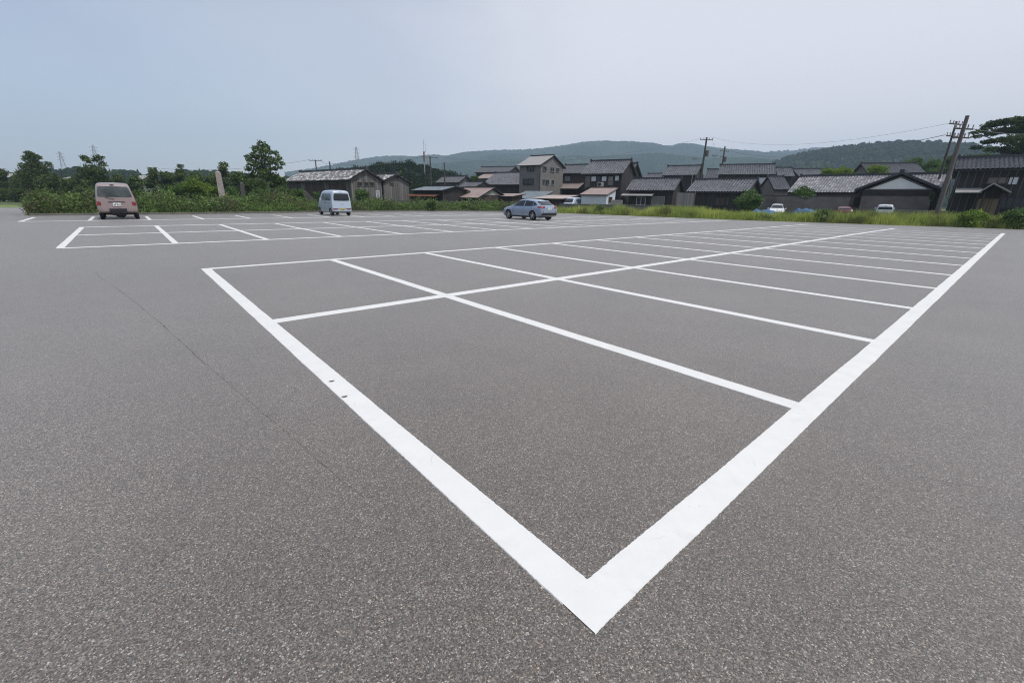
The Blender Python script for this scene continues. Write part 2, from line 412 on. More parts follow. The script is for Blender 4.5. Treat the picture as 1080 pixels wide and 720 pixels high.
st2 = [.053 + 2.5 * k for k in range(0, 15)]
for s in st2: rc.append((s - .075, s + .075, T0 + .14, T1 - .14))
ed = [-2.36] + sum([[s - .075, s + .075] for s in st2], []) + [37.9]
for i in range(0, len(ed), 2): rc.append((ed[i] - .01, min(37.9, ed[i + 1] + .01), TM - .075, TM + .075))
ribbons('parking_bay_lines', rc)
RN, RF = 31.75, 36.9
st3 = [-4.92 + 2.5 * k for k in range(0, 15)]
rc = [(st3[0] - .08, st3[-1] + .08, RN, RN + .14)]
for s in st3: rc.append((s - .08, s + .08, RN + .13, RF))
ribbons('parking_bay_lines', rc)
# construction seam left of the near block
bm_pts = [(-1.58, 10.6), (-1.51, 9.97), (-1.2, 7.9), (-.95, 6.03), (-.74, 4.4), (-.56, 3.07), (-.40, 1.9), (-.3, 1.2)]
ts = np.linspace(0, 1, 520); sp_ = np.interp(ts, np.linspace(0, 1, len(bm_pts)), [p[0] for p in bm_pts]) + np.cumsum(rng.normal(0, .0022, 520)) * .5
tp_ = np.interp(ts, np.linspace(0, 1, len(bm_pts)), [p[1] for p in bm_pts])
V = []; F = []
for i in range(519):
    wv = max(.001, .0015 + .0012 * math.sin(i * .11) + rng.normal(0, .0022)) * (1.0 if i < 330 else .55)
    b = len(V)
    V += [G(sp_[i] - wv, tp_[i], .0015), G(sp_[i] + wv, tp_[i], .0015), G(sp_[i + 1] + wv * .8, tp_[i + 1], .0015), G(sp_[i + 1] - wv * .8, tp_[i + 1], .0015)]
    F.append((b, b + 1, b + 2, b + 3)[::-1])
tag(mesh_np('pavement_seam', V, F, MT['seam']), kind='structure')

# kerb along the back edge
def sweep(name, pts, prof, mat, closed=False, kind='structure'):
    """pts in world xy; prof = list of (offset, z)"""
    V = []; F = []
    P = [np.array(p[:2]) for p in pts]; n = len(P); k = len(prof)
    for i in range(n):
        d = P[min(i + 1, n - 1)] - P[max(i - 1, 0)]; d = d / np.linalg.norm(d); nn = np.array([-d[1], d[0]])
        for (o_, z) in prof: q = P[i] + nn * o_; V.append((q[0], q[1], z))
    for i in range(n - 1):
        for j in range(k - 1): F.append((i * k + j, i * k + j + 1, (i + 1) * k + j + 1, (i + 1) * k + j))
    o = mesh_np(name, V, F, mat); 
    return tag(o, kind=kind) if kind else o
def dens(pts, step):
    out = []
    for a_, b_ in zip(pts, pts[1:]):
        n = max(1, int(math.dist(a_[:2], b_[:2]) / step))
        out += [tuple(np.array(a_) + (np.array(b_) - np.array(a_)) * i / n) for i in range(n)]
    return out + [pts[-1]]
kp = [G(s, t)[:2] for s, t in EDGE_BACK]
sweep('kerb', dens(kp, 1.0), [(-.02, -.02), (-.02, .115), (0.0, .13), (.13, .13), (.15, .115), (.15, -.02)], MT['concrete_dark'])

# far left: mown grass patch beyond the road's end
gp = [at(-60, 219.2, 60), at(18, 219.4, 60), at(30, 215.4, 90), at(-60, 214.6, 90)]
MT['lawn'] = simple('mown_grass', (.15, .2, .05), .9, .3, 1.5)
pl_ = [G(-75, 59.4), G(-7.9, 59.4), G(-9.5, 70), G(-75, 70)]
sheet('lawn', [p[:2] for p in pl_], .004, MT['lawn'])

# ------------------------------------------------------------------ value noise, hills
def vnoise(x, y, seed=0):
    def h(ix, iy):
        n = (ix * 374761393 + iy * 668265263 + seed * 974711) & 0x7fffffff
        n = ((n ^ (n >> 13)) * 1274126177) & 0x7fffffff
        return ((n ^ (n >> 16)) & 0xffff) / 65535.0
    ix = np.floor(x).astype(np.int64); iy = np.floor(y).astype(np.int64); fx = x - ix; fy = y - iy
    fx = fx * fx * (3 - 2 * fx); fy = fy * fy * (3 - 2 * fy)
    return (h(ix, iy) * (1 - fx) + h(ix + 1, iy) * fx) * (1 - fy) + (h(ix, iy + 1) * (1 - fx) + h(ix + 1, iy + 1) * fx) * fy
def fbm(x, y, o=4, seed=0):
    return sum(vnoise(x * 2 ** i, y * 2 ** i, seed + i) / 2 ** i for i in range(o)) / sum(1 / 2 ** i for i in range(o))
HILLS = {}
def hill(name, sky_px, dist, near, back, na, nr, spur, canopy, mat, seed, drop=0.0):
    az = []; sl = []
    for x, y in sky_px:
        d = ray(x, y); az.append(math.atan2(d[0], d[1])); sl.append(d[2] / math.hypot(d[0], d[1]))
    a = np.linspace(az[0], az[-1], na); m_ = np.interp(a, az, sl)
    k = np.ones(5) / 5; mp_ = np.concatenate([[m_[0]] * 2, m_, [m_[-1]] * 2]); m_ = np.convolve(mp_, k, 'valid')
    u = np.linspace(0, 1, nr)
    r = near * dist + (back - near) * dist * u                       # near..back as multiples of dist
    A, RR = np.meshgrid(a, r)
    Hr = (CAM_H + m_ * dist)[None, :] - drop
    v = np.maximum(0.0, (RR / dist - near) / (1 - near))
    prof = np.where(v <= 1, np.clip(v, 0, 1) ** 1.25, np.clip(1 - (np.maximum(v - 1, 0) * (1 - near) / (back - 1)) ** 1.6, 0, 1))
    X = RR * np.sin(A); Y = RR * np.cos(A)
    n = fbm(X / spur, Y / spur, 4, seed) - .5
    mask = np.clip(np.abs(v - 1) * 3.0, 0, 1) * np.clip(v * 4, 0, 1)
    Z = Hr * prof * (1 + 1.15 * n * mask)
    Z = Z + canopy * (rng.random(Z.shape) - .5) * np.clip(v * 6, 0, 1)
    Z = np.where(v <= 0, -.3, np.maximum(Z, -.3))
    V = np.stack([X, Y, Z], -1).reshape(-1, 3)
    i, j = np.meshgrid(np.arange(nr - 1), np.arange(na - 1), indexing='ij')
    q = (i * na + j).ravel()
    F = np.stack([q, q + na, q + na + 1, q + 1], -1)
    F = F[:, ::-1]
    HILLS[name] = (a, r, Z)
    return tag(mesh_np('hill', V, F, mat, smooth=False), kind='structure')
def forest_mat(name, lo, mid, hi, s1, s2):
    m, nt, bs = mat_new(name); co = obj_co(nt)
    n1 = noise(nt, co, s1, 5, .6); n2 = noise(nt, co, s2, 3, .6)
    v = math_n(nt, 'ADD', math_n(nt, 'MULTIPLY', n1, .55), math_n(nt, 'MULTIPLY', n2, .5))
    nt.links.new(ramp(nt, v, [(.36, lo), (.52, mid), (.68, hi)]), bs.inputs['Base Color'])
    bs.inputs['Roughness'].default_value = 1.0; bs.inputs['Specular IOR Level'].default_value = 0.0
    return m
MT['forest_far'] = forest_mat('far_forest', (.010,.019,.011), (.025,.042,.021), (.062,.088,.038), .005, .06)  # broad tone patches also paint in the shading of the hill folds
MT['forest_near'] = forest_mat('near_forest', (.02,.036,.013), (.038,.066,.02), (.075,.105,.035), .012, .12)
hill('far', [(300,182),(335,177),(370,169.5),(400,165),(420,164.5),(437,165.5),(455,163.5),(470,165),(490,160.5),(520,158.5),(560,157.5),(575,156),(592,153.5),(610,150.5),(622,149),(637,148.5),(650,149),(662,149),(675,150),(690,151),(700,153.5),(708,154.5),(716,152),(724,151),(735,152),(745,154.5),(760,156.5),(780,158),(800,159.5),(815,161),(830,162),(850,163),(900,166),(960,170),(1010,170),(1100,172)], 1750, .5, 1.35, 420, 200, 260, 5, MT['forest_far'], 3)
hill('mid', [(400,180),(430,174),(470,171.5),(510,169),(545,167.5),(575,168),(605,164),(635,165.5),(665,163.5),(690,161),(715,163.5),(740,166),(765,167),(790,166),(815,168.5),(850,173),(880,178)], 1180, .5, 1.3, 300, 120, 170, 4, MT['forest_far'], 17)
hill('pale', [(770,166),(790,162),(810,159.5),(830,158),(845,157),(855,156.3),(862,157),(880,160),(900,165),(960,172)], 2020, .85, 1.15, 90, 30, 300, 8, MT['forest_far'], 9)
hill('right', [(760,186),(780,181),(800,176),(815,170.5),(830,165),(845,160.5),(860,157.5),(872,155.5),(882,154.5),(895,152.5),(910,150.5),(925,149.5),(940,148.5),(955,148),(975,148),(990,149),(1005,150.5),(1020,152),(1040,155),(1060,158),(1085,162),(1120,166),(1200,172)], 720, .5, 1.3, 260, 70, 120, 3, MT['forest_near'], 5, drop=3.5)
hill('left', [(-160,184),(-60,182.5),(0,181),(40,179.5),(62,178),(80,177),(105,178.5),(130,179),(150,181),(170,182.5),(190,179.5),(205,178),(225,178.5),(245,182),(265,183.5),(285,185),(320,187)], 360, .5, 1.3, 150, 40, 80, 1.5, MT['forest_near'], 11, drop=3)
hill('knoll', [(318,188),(340,183),(365,178.5),(385,175),(400,171.5),(415,171.5),(432,170.5),(445,172.5),(455,176.5),(470,181.5),(485,186),(500,190),(515,194)], 165, .55, 1.35, 90, 40, 40, .6, MT['forest_near'], 13, drop=2)

# ------------------------------------------------------------------ air
m = bpy.data.materials.new('air'); m.use_nodes = True; nt = m.node_tree; nt.nodes.clear()
ou = nt.nodes.new('ShaderNodeOutputMaterial'); pv = nt.nodes.new('ShaderNodeVolumePrincipled')
pv.inputs['Color'].default_value = HAZE_COL; pv.inputs['Density'].default_value = HAZE_D; pv.inputs['Anisotropy'].default_value = 0.0
nt.links.new(pv.outputs[0], ou.inputs['Volume'])
try: m.cycles.homogeneous_volume = True
except Exception: pass
hz = MB().box(-2500, 2500, -2500, 2500, -1.3, 300).build('haze', m)
tag(hz, kind='stuff')
# ------------------------------------------------------------------ vehicles
def loft_body(name, st, mat, wheels, wr, arch_mat, half_w, sub=2):
    """st: stations (y, z_bottom, z_belt, z_top, w_bottom, w_belt, w_top); returns body object (unlinked parent) with carved arches"""
    bm = bmesh.new(); rings = []
    for (y, zb, zm, zt, wb, wm, wt) in st:
        half = [(0, zb), (wb * .93, zb), (wb, zb + .03), (wm, zb + (zm - zb) * .35), (wm + .005, zb + (zm - zb) * .75), (wm - .01, zm),
                (wt + .015, zt - .13 * min(1, (zt - zm) / .4 + .05)), (wt - .05, zt - .02), (wt * .55, zt + .012), (0, zt + .018)]
        ring = [bm.verts.new((x, y, z)) for x, z in half] + [bm.verts.new((-x, y, z)) for x, z in half[-2:0:-1]]
        rings.append(ring)
    n = len(rings[0])
    for A, B in zip(rings, rings[1:]):
        for k in range(n): bm.faces.new([A[k], A[(k + 1) % n], B[(k + 1) % n], B[k]])
    bm.faces.new(rings[0][::-1]); bm.faces.new(rings[-1])
    bmesh.ops.recalc_face_normals(bm, faces=bm.faces)
    me = bpy.data.meshes.new(name); bm.to_mesh(me); bm.free(); me.materials.append(mat)
    o = bpy.data.objects.new(name, me); link(o)
    s = o.modifiers.new('s', 'SUBSURF'); s.levels = sub; s.render_levels = sub
    cut = MB()
    for (wy, side) in [(wy, sd_) for wy in wheels for sd_ in (-1, 1)]:
        pts = [(side * (half_w - .26), wy + (wr + .055) * math.cos(2 * math.pi * k / 28), wr + (wr + .055) * math.sin(2 * math.pi * k / 28)) for k in range(28)]
        cut.prism(pts, (side * .5, 0, 0))
    c = cut.build('cutter', arch_mat)
    b = o.modifiers.new('b', 'BOOLEAN'); b.operation = 'DIFFERENCE'; b.object = c; b.solver = 'EXACT'
    try: b.material_mode = 'TRANSFER'
    except Exception: pass
    dg = bpy.context.evaluated_depsgraph_get()
    me2 = bpy.data.meshes.new_from_object(o.evaluated_get(dg))
    o.modifiers.clear(); o.data = me2
    for p in me2.polygons: p.use_smooth = True
    bpy.data.objects.remove(c)
    try: me2.set_sharp_from_angle(angle=R(38))
    except Exception: pass
    return o
def bvh_of(o):
    me = o.data
    return BVHTree.FromPolygons([v.co.copy() for v in me.vertices], [list(p.vertices) for p in me.polygons])
def patch(bvh, name, axis, quad, mat, parent, n=10, m=6, off=.004, thick=.006, round_=0.0):
    """panel lying on the body: quad corners (bl, br, tr, tl) in the view plane of AXIS ('+x','-x','+y','-y','+z'), cast onto the skin"""
    ax = {'x': 0, 'y': 1, 'z': 2}[axis[1]]; sg = 1 if axis[0] == '+' else -1
    oth = [i for i in range(3) if i != ax]
    P = [[None] * (m + 1) for _ in range(n + 1)]
    Nn = Vector((0, 0, 0)); Nn[ax] = sg
    for i in range(n + 1):
        for j in range(m + 1):
            u, v = i / n * 2 - 1, j / m * 2 - 1
            if round_:
                u, v = (u * math.sqrt(1 - round_ * v * v / 2), v * math.sqrt(1 - round_ * u * u / 2))
            u, v = (u + 1) / 2, (v + 1) / 2
            q = [(1 - u) * (1 - v) * quad[0][k] + u * (1 - v) * quad[1][k] + u * v * quad[2][k] + (1 - u) * v * quad[3][k] for k in (0, 1)]
            o_ = Vector((0, 0, 0)); o_[oth[0]], o_[oth[1]] = q; o_[ax] = sg * 6
            hit = bvh.ray_cast(o_, -Nn)
            if hit[0] is None:
                o_[ax] = 0; nr_ = bvh.find_nearest(o_ + Nn * 1.0); hit = nr_
            P[i][j] = hit[0] + (hit[1] if hit[1].dot(Nn) > 0 else Nn) * off
    bm = bmesh.new()
    Vv = [[bm.verts.new(P[i][j]) for j in range(m + 1)] for i in range(n + 1)]
    for i in range(n):
        for j in range(m): bm.faces.new([Vv[i][j], Vv[i + 1][j], Vv[i + 1][j + 1], Vv[i][j + 1]])
    bmesh.ops.recalc_face_normals(bm, faces=bm.faces)
    av = sum((f.normal for f in bm.faces), Vector())
    if av.dot(Nn) < 0: bmesh.ops.reverse_faces(bm, faces=bm.faces)
    r = bmesh.ops.extrude_face_region(bm, geom=bm.faces[:])
    mv = [e for e in r['geom'] if isinstance(e, bmesh.types.BMVert)]
    for v in mv: v.co += Nn * thick
    bmesh.ops.recalc_face_normals(bm, faces=bm.faces)
    me = bpy.data.meshes.new(name); bm.to_mesh(me); bm.free(); me.materials.append(mat)
    for p in me.polygons: p.use_smooth = True
    try: me.set_sharp_from_angle(angle=R(40))
    except Exception: pass
    return link(bpy.data.objects.new(name, me), parent)
def wheel(parent, x, y, r, wd, side, spokes=5, hub_mat=None):
    t = MB()
    prof = [(-.5, r * .66), (-.5, r * .93), (-.36, r), (.36, r), (.5, r * .93), (.5, r * .66)]
    bm = t.bm; n = 28; rg = []
    for (a, rr) in prof: rg.append([bm.verts.new((x + a * wd, y + rr * math.cos(2 * math.pi * k / n), r + rr * math.sin(2 * math.pi * k / n))) for k in range(n)])
    for i in range(len(rg)):
        A, B = rg[i], rg[(i + 1) % len(rg)]
        for k in range(n): bm.faces.new([A[k], A[(k + 1) % n], B[(k + 1) % n], B[k]])
    w_ = t.build('wheel', MT['tyre'], parent, smooth=True)
    rm = MB(); xo = x + side * wd * .34; ri = r * .66
    for k in range(spokes):
        a = 2 * math.pi * k / spokes + .3
        ca, sa = math.cos(a), math.sin(a)
        w1, w2 = r * .13, r * .09
        pts = [(xo, y + ca * r * .1 - sa * w1, r + sa * r * .1 + ca * w1), (xo, y + ca * r * .1 + sa * w1, r + sa * r * .1 - ca * w1),
               (xo, y + ca * ri + sa * w2, r + sa * ri - ca * w2), (xo, y + ca * ri - sa * w2, r + sa * ri + ca * w2)]
        rm.prism(pts, (side * .02, 0, 0))
    rm.tube([(xo - .005, y, r), (xo + side * .035, y, r)], r * .2, 14)
    for k in range(28):
        a, b = 2 * math.pi * k / 28, 2 * math.pi * (k + 1) / 28
        q = lambda an, rr: (xo - side * .02, y + rr * math.cos(an), r + rr * math.sin(an))
        rm.prism([q(a, ri * .93), q(b, ri * .93), q(b, ri * 1.02), q(a, ri * 1.02)], (side * .05, 0, 0))
    rm.build('rim', hub_mat or MT['rim'], w_)
    bk = MB().tube([(x - side * wd * .3, y, r), (x - side * wd * .05, y, r)], ri * 1.0, 24).build('brake_backing', MT['black_plastic'], w_)
    return w_
def plate(parent, y, z, mat, ink, x=0.0, wd=.33):
    p = MB().box(x - wd / 2, x + wd / 2, y - .016, y - .004, z - .083, z + .083).build('number_plate', mat, parent)
    k = MB()
    for i, ux in enumerate((-.115, -.06, .02, .075, .125)):
        k.box(x + ux - .017, x + ux + .017, y - .019, y - .0165, z - .058, z + .012)
    for ux in (-.06, -.02, .04): k.box(x + ux - .014, x + ux + .014, y - .019, y - .0165, z + .035, z + .062)
    k.build('plate_marking', ink, p)
    return p
def mirror(parent, bx, by, bz, side, mat):
    mb = MB().tube([(bx, by, bz), (bx + side * .09, by, bz + .01)], .018, 6)
    mb.box(*(sorted((bx + side * .07, bx + side * .21))), by - .05, by + .05, bz - .07, bz + .09)
    return mb.build('wing_mirror', mat, parent, bevel=0)

def van(root, paint_m, L, Wd, H, wr, wheelbase, kind):
    hw = Wd / 2; y0 = -L / 2; y1 = L / 2
    if kind == 'kei':
        wy = (y0 + .50, y0 + .50 + wheelbase)
        st = [(y0 + .0, .36, 1.02, H - .20, hw - .07, hw - .05, hw - .17), (y0 + .02, .30, 1.02, H - .12, hw - .03, hw - .015, hw - .13),
              (y0 + .10, .27, 1.02, H - .045, hw - .012, hw, hw - .11), (y0 + .45, .24, 1.02, H - .02, hw - .012, hw, hw - .10),
              (y0 + 1.2, .22, 1.02, H, hw - .012, hw, hw - .10), (y0 + 2.1, .22, 1.02, H - .02, hw - .012, hw, hw - .10),
              (y0 + 2.42, .22, 1.02, H - .07, hw - .012, hw, hw - .11), (y0 + 2.62, .22, 1.02, H - .20, hw - .012, hw, hw - .12),
              (y0 + 2.95, .22, 1.0, 1.32, hw - .015, hw - .01, hw - .10), (y0 + 3.15, .22, .95, 1.06, hw - .02, hw - .02, hw - .08),
              (y0 + 3.32, .24, .78, .90, hw - .06, hw - .04, hw - .10), (y1, .30, .68, .76, hw - .12, hw - .1, hw - .2)]
    else:
        wy = (y0 + .78, y0 + .78 + wheelbase)
        st = [(y0 + .0, .48, .98, H - .34, hw - .07, hw - .05, hw - .26), (y0 + .03, .42, .98, H - .22, hw - .03, hw - .015, hw - .20),
              (y0 + .14, .36, 1.0, H - .10, hw - .012, hw, hw - .17), (y0 + .36, .32, 1.02, H - .03, hw - .012, hw, hw - .155),
              (y0 + 1.2, .30, 1.03, H, hw - .012, hw, hw - .15), (y0 + 2.3, .30, 1.03, H - .02, hw - .012, hw, hw - .15),
              (y0 + 3.0, .30, 1.03, H - .08, hw - .012, hw, hw - .16), (y0 + 3.25, .30, 1.03, H - .2, hw - .012, hw, hw - .17),
              (y0 + 3.75, .30, 1.0, 1.22, hw - .015, hw - .01, hw - .14), (y0 + 4.0, .30, .92, 1.02, hw - .05, hw - .03, hw - .12),
              (y0 + 4.25, .32, .76, .86, hw - .07, hw - .06, hw - .15), (y1, .36, .66, .74, hw - .14, hw - .12, hw - .25)]
    b = loft_body('body', st, paint_m, wy, wr, MT['black_plastic'], hw); b.parent = root
    bv = bvh_of(b)
    for s in (-1, 1):
        for y in wy: wheel(root, s * (hw - .105), y, wr, .17 if kind == 'kei' else .19, s, 6, MT['steel'] if kind == 'kei' else None)
    MB().tube([(-hw + .2, wy[0], wr), (hw - .2, wy[0], wr)], .06, 10).build('axle', MT['black_plastic'], root)
    MB().box(-.3, .3, y0 + .25, y0 + .9, .22, .36).build('underbody', MT['black_plastic'], root, bevel=.03)
    MB().tube([(-.42, y0 + .04, .26), (-.42, y0 + .5, .26)], .035, 8).build('exhaust_pipe', MT['steel'], root)
    if kind == 'kei':
        patch(bv, 'rear_window', '-y', [(-hw + .12, 1.10), (hw - .12, 1.10), (hw - .19, H - .25), (-hw + .19, H - .25)], MT['glass'], root, 14, 8, round_=.22)
        patch(bv, 'tailgate_panel', '-y', [(-.13, .84), (.13, .84), (.13, .875), (-.13, .875)], MT['chrome'], root, 4, 2)
        patch(bv, 'brake_lamp', '-y', [(-.11, H - .17), (.11, H - .17), (.11, H - .135), (-.11, H - .135)], MT['red_lamp'], root, 4, 2)
        for s in (-1, 1):
            a, c_ = sorted((s * (hw - .06), s * (hw - .38)))
            patch(bv, 'tail_lamp', '-y', [(a, .46), (c_, .46), (c_, .53), (a, .53)], MT['red_lamp'], root, 5, 2, thick=.015)
        patch(bv, 'bumper', '-y', [(-hw + .03, .34), (hw - .03, .34), (hw - .02, .44), (-hw + .02, .44)], paint_m, root, 12, 3, thick=.05)
        patch(bv, 'bumper_trim', '-y', [(-hw + .05, .55), (hw - .05, .55), (hw - .05, .60), (-hw + .05, .60)], paint_m, root, 12, 2, thick=.03)
        plate(root, y0 - .03, .47, MT['plate_yellow'], MT['plate_ink'])
        wy_ = [(y0 + .28, y0 + .80), (y0 + .86, y0 + 1.62), (y0 + 1.72, y0 + 2.45)]
    else:
        patch(bv, 'rear_window', '-y', [(-hw + .11, 1.19), (hw - .11, 1.19), (hw - .23, H - .2), (-hw + .23, H - .2)], MT['glass_van'], root, 14, 8, round_=.16)
        patch(bv, 'brake_lamp', '-y', [(-.1, H - .16), (.06, H - .16), (.06, H - .10), (-.1, H - .10)], MT['black_plastic'], root, 4, 2, thick=.03)
        MB().tube([(-.05, y0 - .01, 1.08), (-.12, y0 - .035, 1.11), (-.42, y0 + .0, 1.16)], .012, 6).build('rear_wiper', MT['black_plastic'], root)
        patch(bv, 'tailgate_trim', '-y', [(-.34, .925), (.36, .925), (.36, .955), (-.34, .955)], MT['black_plastic'], root, 6, 2, thick=.02)
        for s in (-1, 1):
            a, c_ = sorted((s * (hw - .03), s * (hw - .2)))
            patch(bv, 'tail_lamp', '-y', [(a, .76), (c_, .76), (c_, .95), (a, .95)], MT['red_lamp'], root, 4, 4, thick=.012)
        patch(bv, 'bumper', '-y', [(-hw + .02, .44), (hw - .02, .44), (hw - .02, .67), (-hw + .02, .67)], paint_m, root, 14, 3, thick=.09)
        patch(bv, 'bumper_step', '-y', [(-.36, .42), (.36, .42), (.36, .60), (-.36, .60)], MT['black_plastic'], root, 8, 3, off=.1, thick=.04)
        MB().tube([(.05, y0 + .30, .36), (.05, y0 + .62, .36)], .27, 20).build('spare_wheel', MT['tyre'], root)
        plate(root, y0 - .02, .81, MT['plate_white'], MT['plate_ink'])
        wy_ = [(y0 + .45, y0 + 1.35), (y0 + 1.45, y0 + 2.4), (y0 + 2.5, y0 + 3.3)]
    zt_ = H - .27; zb_ = 1.10
    for s in ('-x', '+x'):
        for i, (a, c_) in enumerate(wy_):
            top2 = c_ if i < 2 else c_ - .28
            q = [(a, zb_), (c_, zb_), (top2, zt_), (a + (.04 if i == 0 else 0), zt_)]
            patch(bv, 'side_window', s, q, MT['glass'] if kind != 'kei' else MT['glass_side'], root, 8, 6, round_=.06)
        patch(bv, 'door_rail', s, [(wy_[0][0], .93), (wy_[1][1], .93), (wy_[1][1], .945), (wy_[0][0], .945)], MT['black_plastic'], root, 10, 1, thick=.004)
        patch(bv, 'door_handle', s, [(wy_[1][1] - .2, .97), (wy_[1][1] - .04, .97), (wy_[1][1] - .04, 1.0), (wy_[1][1] - .2, 1.0)], MT['black_plastic'], root, 3, 1, thick=.025)
        for yy in (wy_[0][1] + .03, wy_[1][1] + .05):
            patch(bv, 'door_seam', s, [(yy, .36), (yy + .012, .36), (yy + .012, H - .16), (yy, H - .16)], MT['black_plastic'], root, 1, 12, off=.001, thick=.002)
    patch(bv, 'windscreen', '+y', [(-hw + .14, 1.14 if kind == 'kei' else 1.26), (hw - .14, 1.14 if kind == 'kei' else 1.26), (hw - .22, H - .18), (-hw + .22, H - .18)], MT['glass'], root, 12, 8, round_=.1)
    for s in (-1, 1):
        a, c_ = sorted((s * (hw - .1), s * (hw - .38)))
        patch(bv, 'headlight', '+y', [(a, .60), (c_, .60), (c_, .76), (a, .76)], MT['clear_lamp'], root, 4, 4, thick=.012)
        mirror(root, s * (hw - .08), wy_[2][1] - .1, 1.2, s, paint_m if kind == 'kei' else MT['black_plastic'])
    MB().box(-.16, .16, y1 - .02, y1 + .015, .42, .56).build('number_plate', MT['plate_yellow'] if kind == 'kei' else MT['plate_white'], root)
    return root
MT['glass_van'] = simple('hazy_van_glass', (.06, .072, .074), .12, .5, 2.2)
MT['glass_side'] = simple('tinted_side_glass', (.10, .13, .15), .1, .3, 2.0)

def hatch(root, paint_m, detail=True):
    L, hw, H, wr = 4.46, .8875, 1.48, .325
    y0 = -L / 2; y1 = L / 2
    wy = (y0 + .90, y0 + .90 + 2.67)
    st = [(y0 + .0, .42, .84, .92, hw - .20, hw - .14, hw - .24), (y0 + .05, .34, .90, .99, hw - .12, hw - .06, hw - .2),
          (y0 + .18, .26, .93, 1.06, hw - .08, hw - .015, hw - .22), (y0 + .42, .22, .94, 1.19, hw - .03, hw, hw - .25),
          (y0 + .72, .20, .94, 1.34, hw - .02, hw, hw - .26), (y0 + 1.15, .18, .93, 1.425, hw - .02, hw, hw - .26),
          (y0 + 1.8, .18, .91, 1.475, hw - .02, hw, hw - .255), (y0 + 2.35, .18, .90, 1.465, hw - .02, hw, hw - .26),
          (y0 + 2.65, .18, .90, 1.385, hw - .02, hw, hw - .27), (y0 + 3.0, .18, .90, 1.19, hw - .02, hw, hw - .22),
          (y0 + 3.3, .18, .88, 1.0, hw - .06, hw - .005, hw - .13), (y0 + 3.7, .19, .82, .93, hw - .06, hw - .01, hw - .13),
          (y0 + 4.1, .21, .74, .86, hw - .08, hw - .04, hw - .18), (y0 + 4.34, .25, .64, .75, hw - .15, hw - .12, hw - .26), (y1, .32, .55, .63, hw - .3, hw - .28, hw - .42)]
    b = loft_body('body', st, paint_m, wy, wr, MT['black_plastic'], hw); b.parent = root
    bv = bvh_of(b)
    for s in (-1, 1):
        for y in wy: wheel(root, s * (hw - .11), y, wr, .205, s, 5)
    MB().box(-.55, .55, y0 + .5, y1 - .6, .17, .24).build('underbody', MT['black_plastic'], root)
    for s in ('-x', '+x'):
        patch(bv, 'side_window', s, [(y0 + 1.88, .965), (y0 + 3.10, .965), (y0 + 2.66, 1.315), (y0 + 1.88, 1.375)], MT['glass'], root, 10, 6)
        patch(bv, 'side_window', s, [(y0 + .95, .985), (y0 + 1.80, .965), (y0 + 1.80, 1.37), (y0 + 1.0, 1.30)], MT['glass'], root, 8, 6)
        patch(bv, 'side_window', s, [(y0 + .52, 1.04), (y0 + .91, .99), (y0 + .96, 1.285), (y0 + .80, 1.22)], MT['glass'], root, 6, 5)
        for yy in (y0 + 1.84, y0 + 3.04, y0 + .98):
            patch(bv, 'door_seam', s, [(yy, .32), (yy + .012, .32), (yy + .012, .94), (yy, .94)], MT['black_plastic'], root, 1, 8, off=.001, thick=.002)
        for yy in (y0 + 1.15, y0 + 1.98):
            patch(bv, 'door_handle', s, [(yy, .84), (yy + .17, .84), (yy + .17, .868), (yy, .868)], paint_m, root, 3, 1, thick=.03)
        patch(bv, 'side_sill', s, [(y0 + 1.35, .22), (y0 + 3.15, .22), (y0 + 3.15, .29), (y0 + 1.35, .29)], MT['black_plastic'], root, 8, 1, thick=.02)
    patch(bv, 'rear_window', '-y', [(-hw + .22, 1.04), (hw - .22, 1.04), (hw - .33, 1.29), (-hw + .33, 1.29)], MT['glass'], root, 12, 6, round_=.1)
    patch(bv, 'windscreen', '+y', [(-hw + .2, 1.02), (hw - .2, 1.02), (hw - .34, 1.38), (-hw + .34, 1.38)], MT['glass'], root, 12, 6, round_=.08)
    sp = MB().prism([(-hw + .34, y0 + .76, 1.33), (hw - .34, y0 + .76, 1.33), (hw - .38, y0 + .55, 1.285), (-hw + .38, y0 + .55, 1.285)], (0, 0, .03)).build('roof_spoiler', paint_m, root, bevel=.008)
    for s in (-1, 1):
        a, c_ = sorted((s * (hw - .10), s * (hw - .42)))
        patch(bv, 'tail_lamp', '-y', [(a, .82), (c_, .86), (c_, .98), (a, 1.0)], MT['red_lamp'], root, 6, 4, thick=.012)
        sx = '+x' if s > 0 else '-x'
        patch(bv, 'tail_lamp', sx, [(y0 + .10, .84), (y0 + .46, .93), (y0 + .40, 1.0), (y0 + .12, .99)], MT['red_lamp'], root, 5, 4, thick=.006)
        a, c_ = sorted((s * (hw - .22), s * (hw - .50)))
        patch(bv, 'headlight', '+y', [(a, .58), (c_, .56), (c_, .67), (a, .72)], MT['clear_lamp'], root, 5, 4, thick=.012)
        mirror(root, s * (hw - .06), y0 + 2.98, .98, s, paint_m)
        a, c_ = sorted((s * (hw - .20), s * (hw - .30)))
        patch(bv, 'reflector', '-y', [(a, .60), (c_, .60), (c_, .66), (a, .66)], MT['red_lamp'], root, 3, 2)
    patch(bv, 'bumper', '-y', [(-hw + .12, .36), (hw - .12, .36), (hw - .14, .53), (-hw + .14, .53)], MT['black_plastic'], root, 12, 3, thick=.03)
    patch(bv, 'grille', '+y', [(-.35, .46), (.35, .46), (.35, .6), (-.35, .6)], MT['black_plastic'], root, 6, 3, thick=.01)
    plate(root, y0 + .0, .80, MT['plate_white'], MT['plate_ink'])
    MB().box(-.16, .16, y1 - .03, y1 + .012, .42, .52).build('number_plate', MT['plate_white'], root)
    return root
def place(root, s, t, turn=0.0):
    root.location = G(s, t, .003); root.rotation_euler = (0, 0, LOT_ROT + turn)
r = empty('van', label='faded pinkish beige van backed to the lot seen from its tailgate', cat='van')
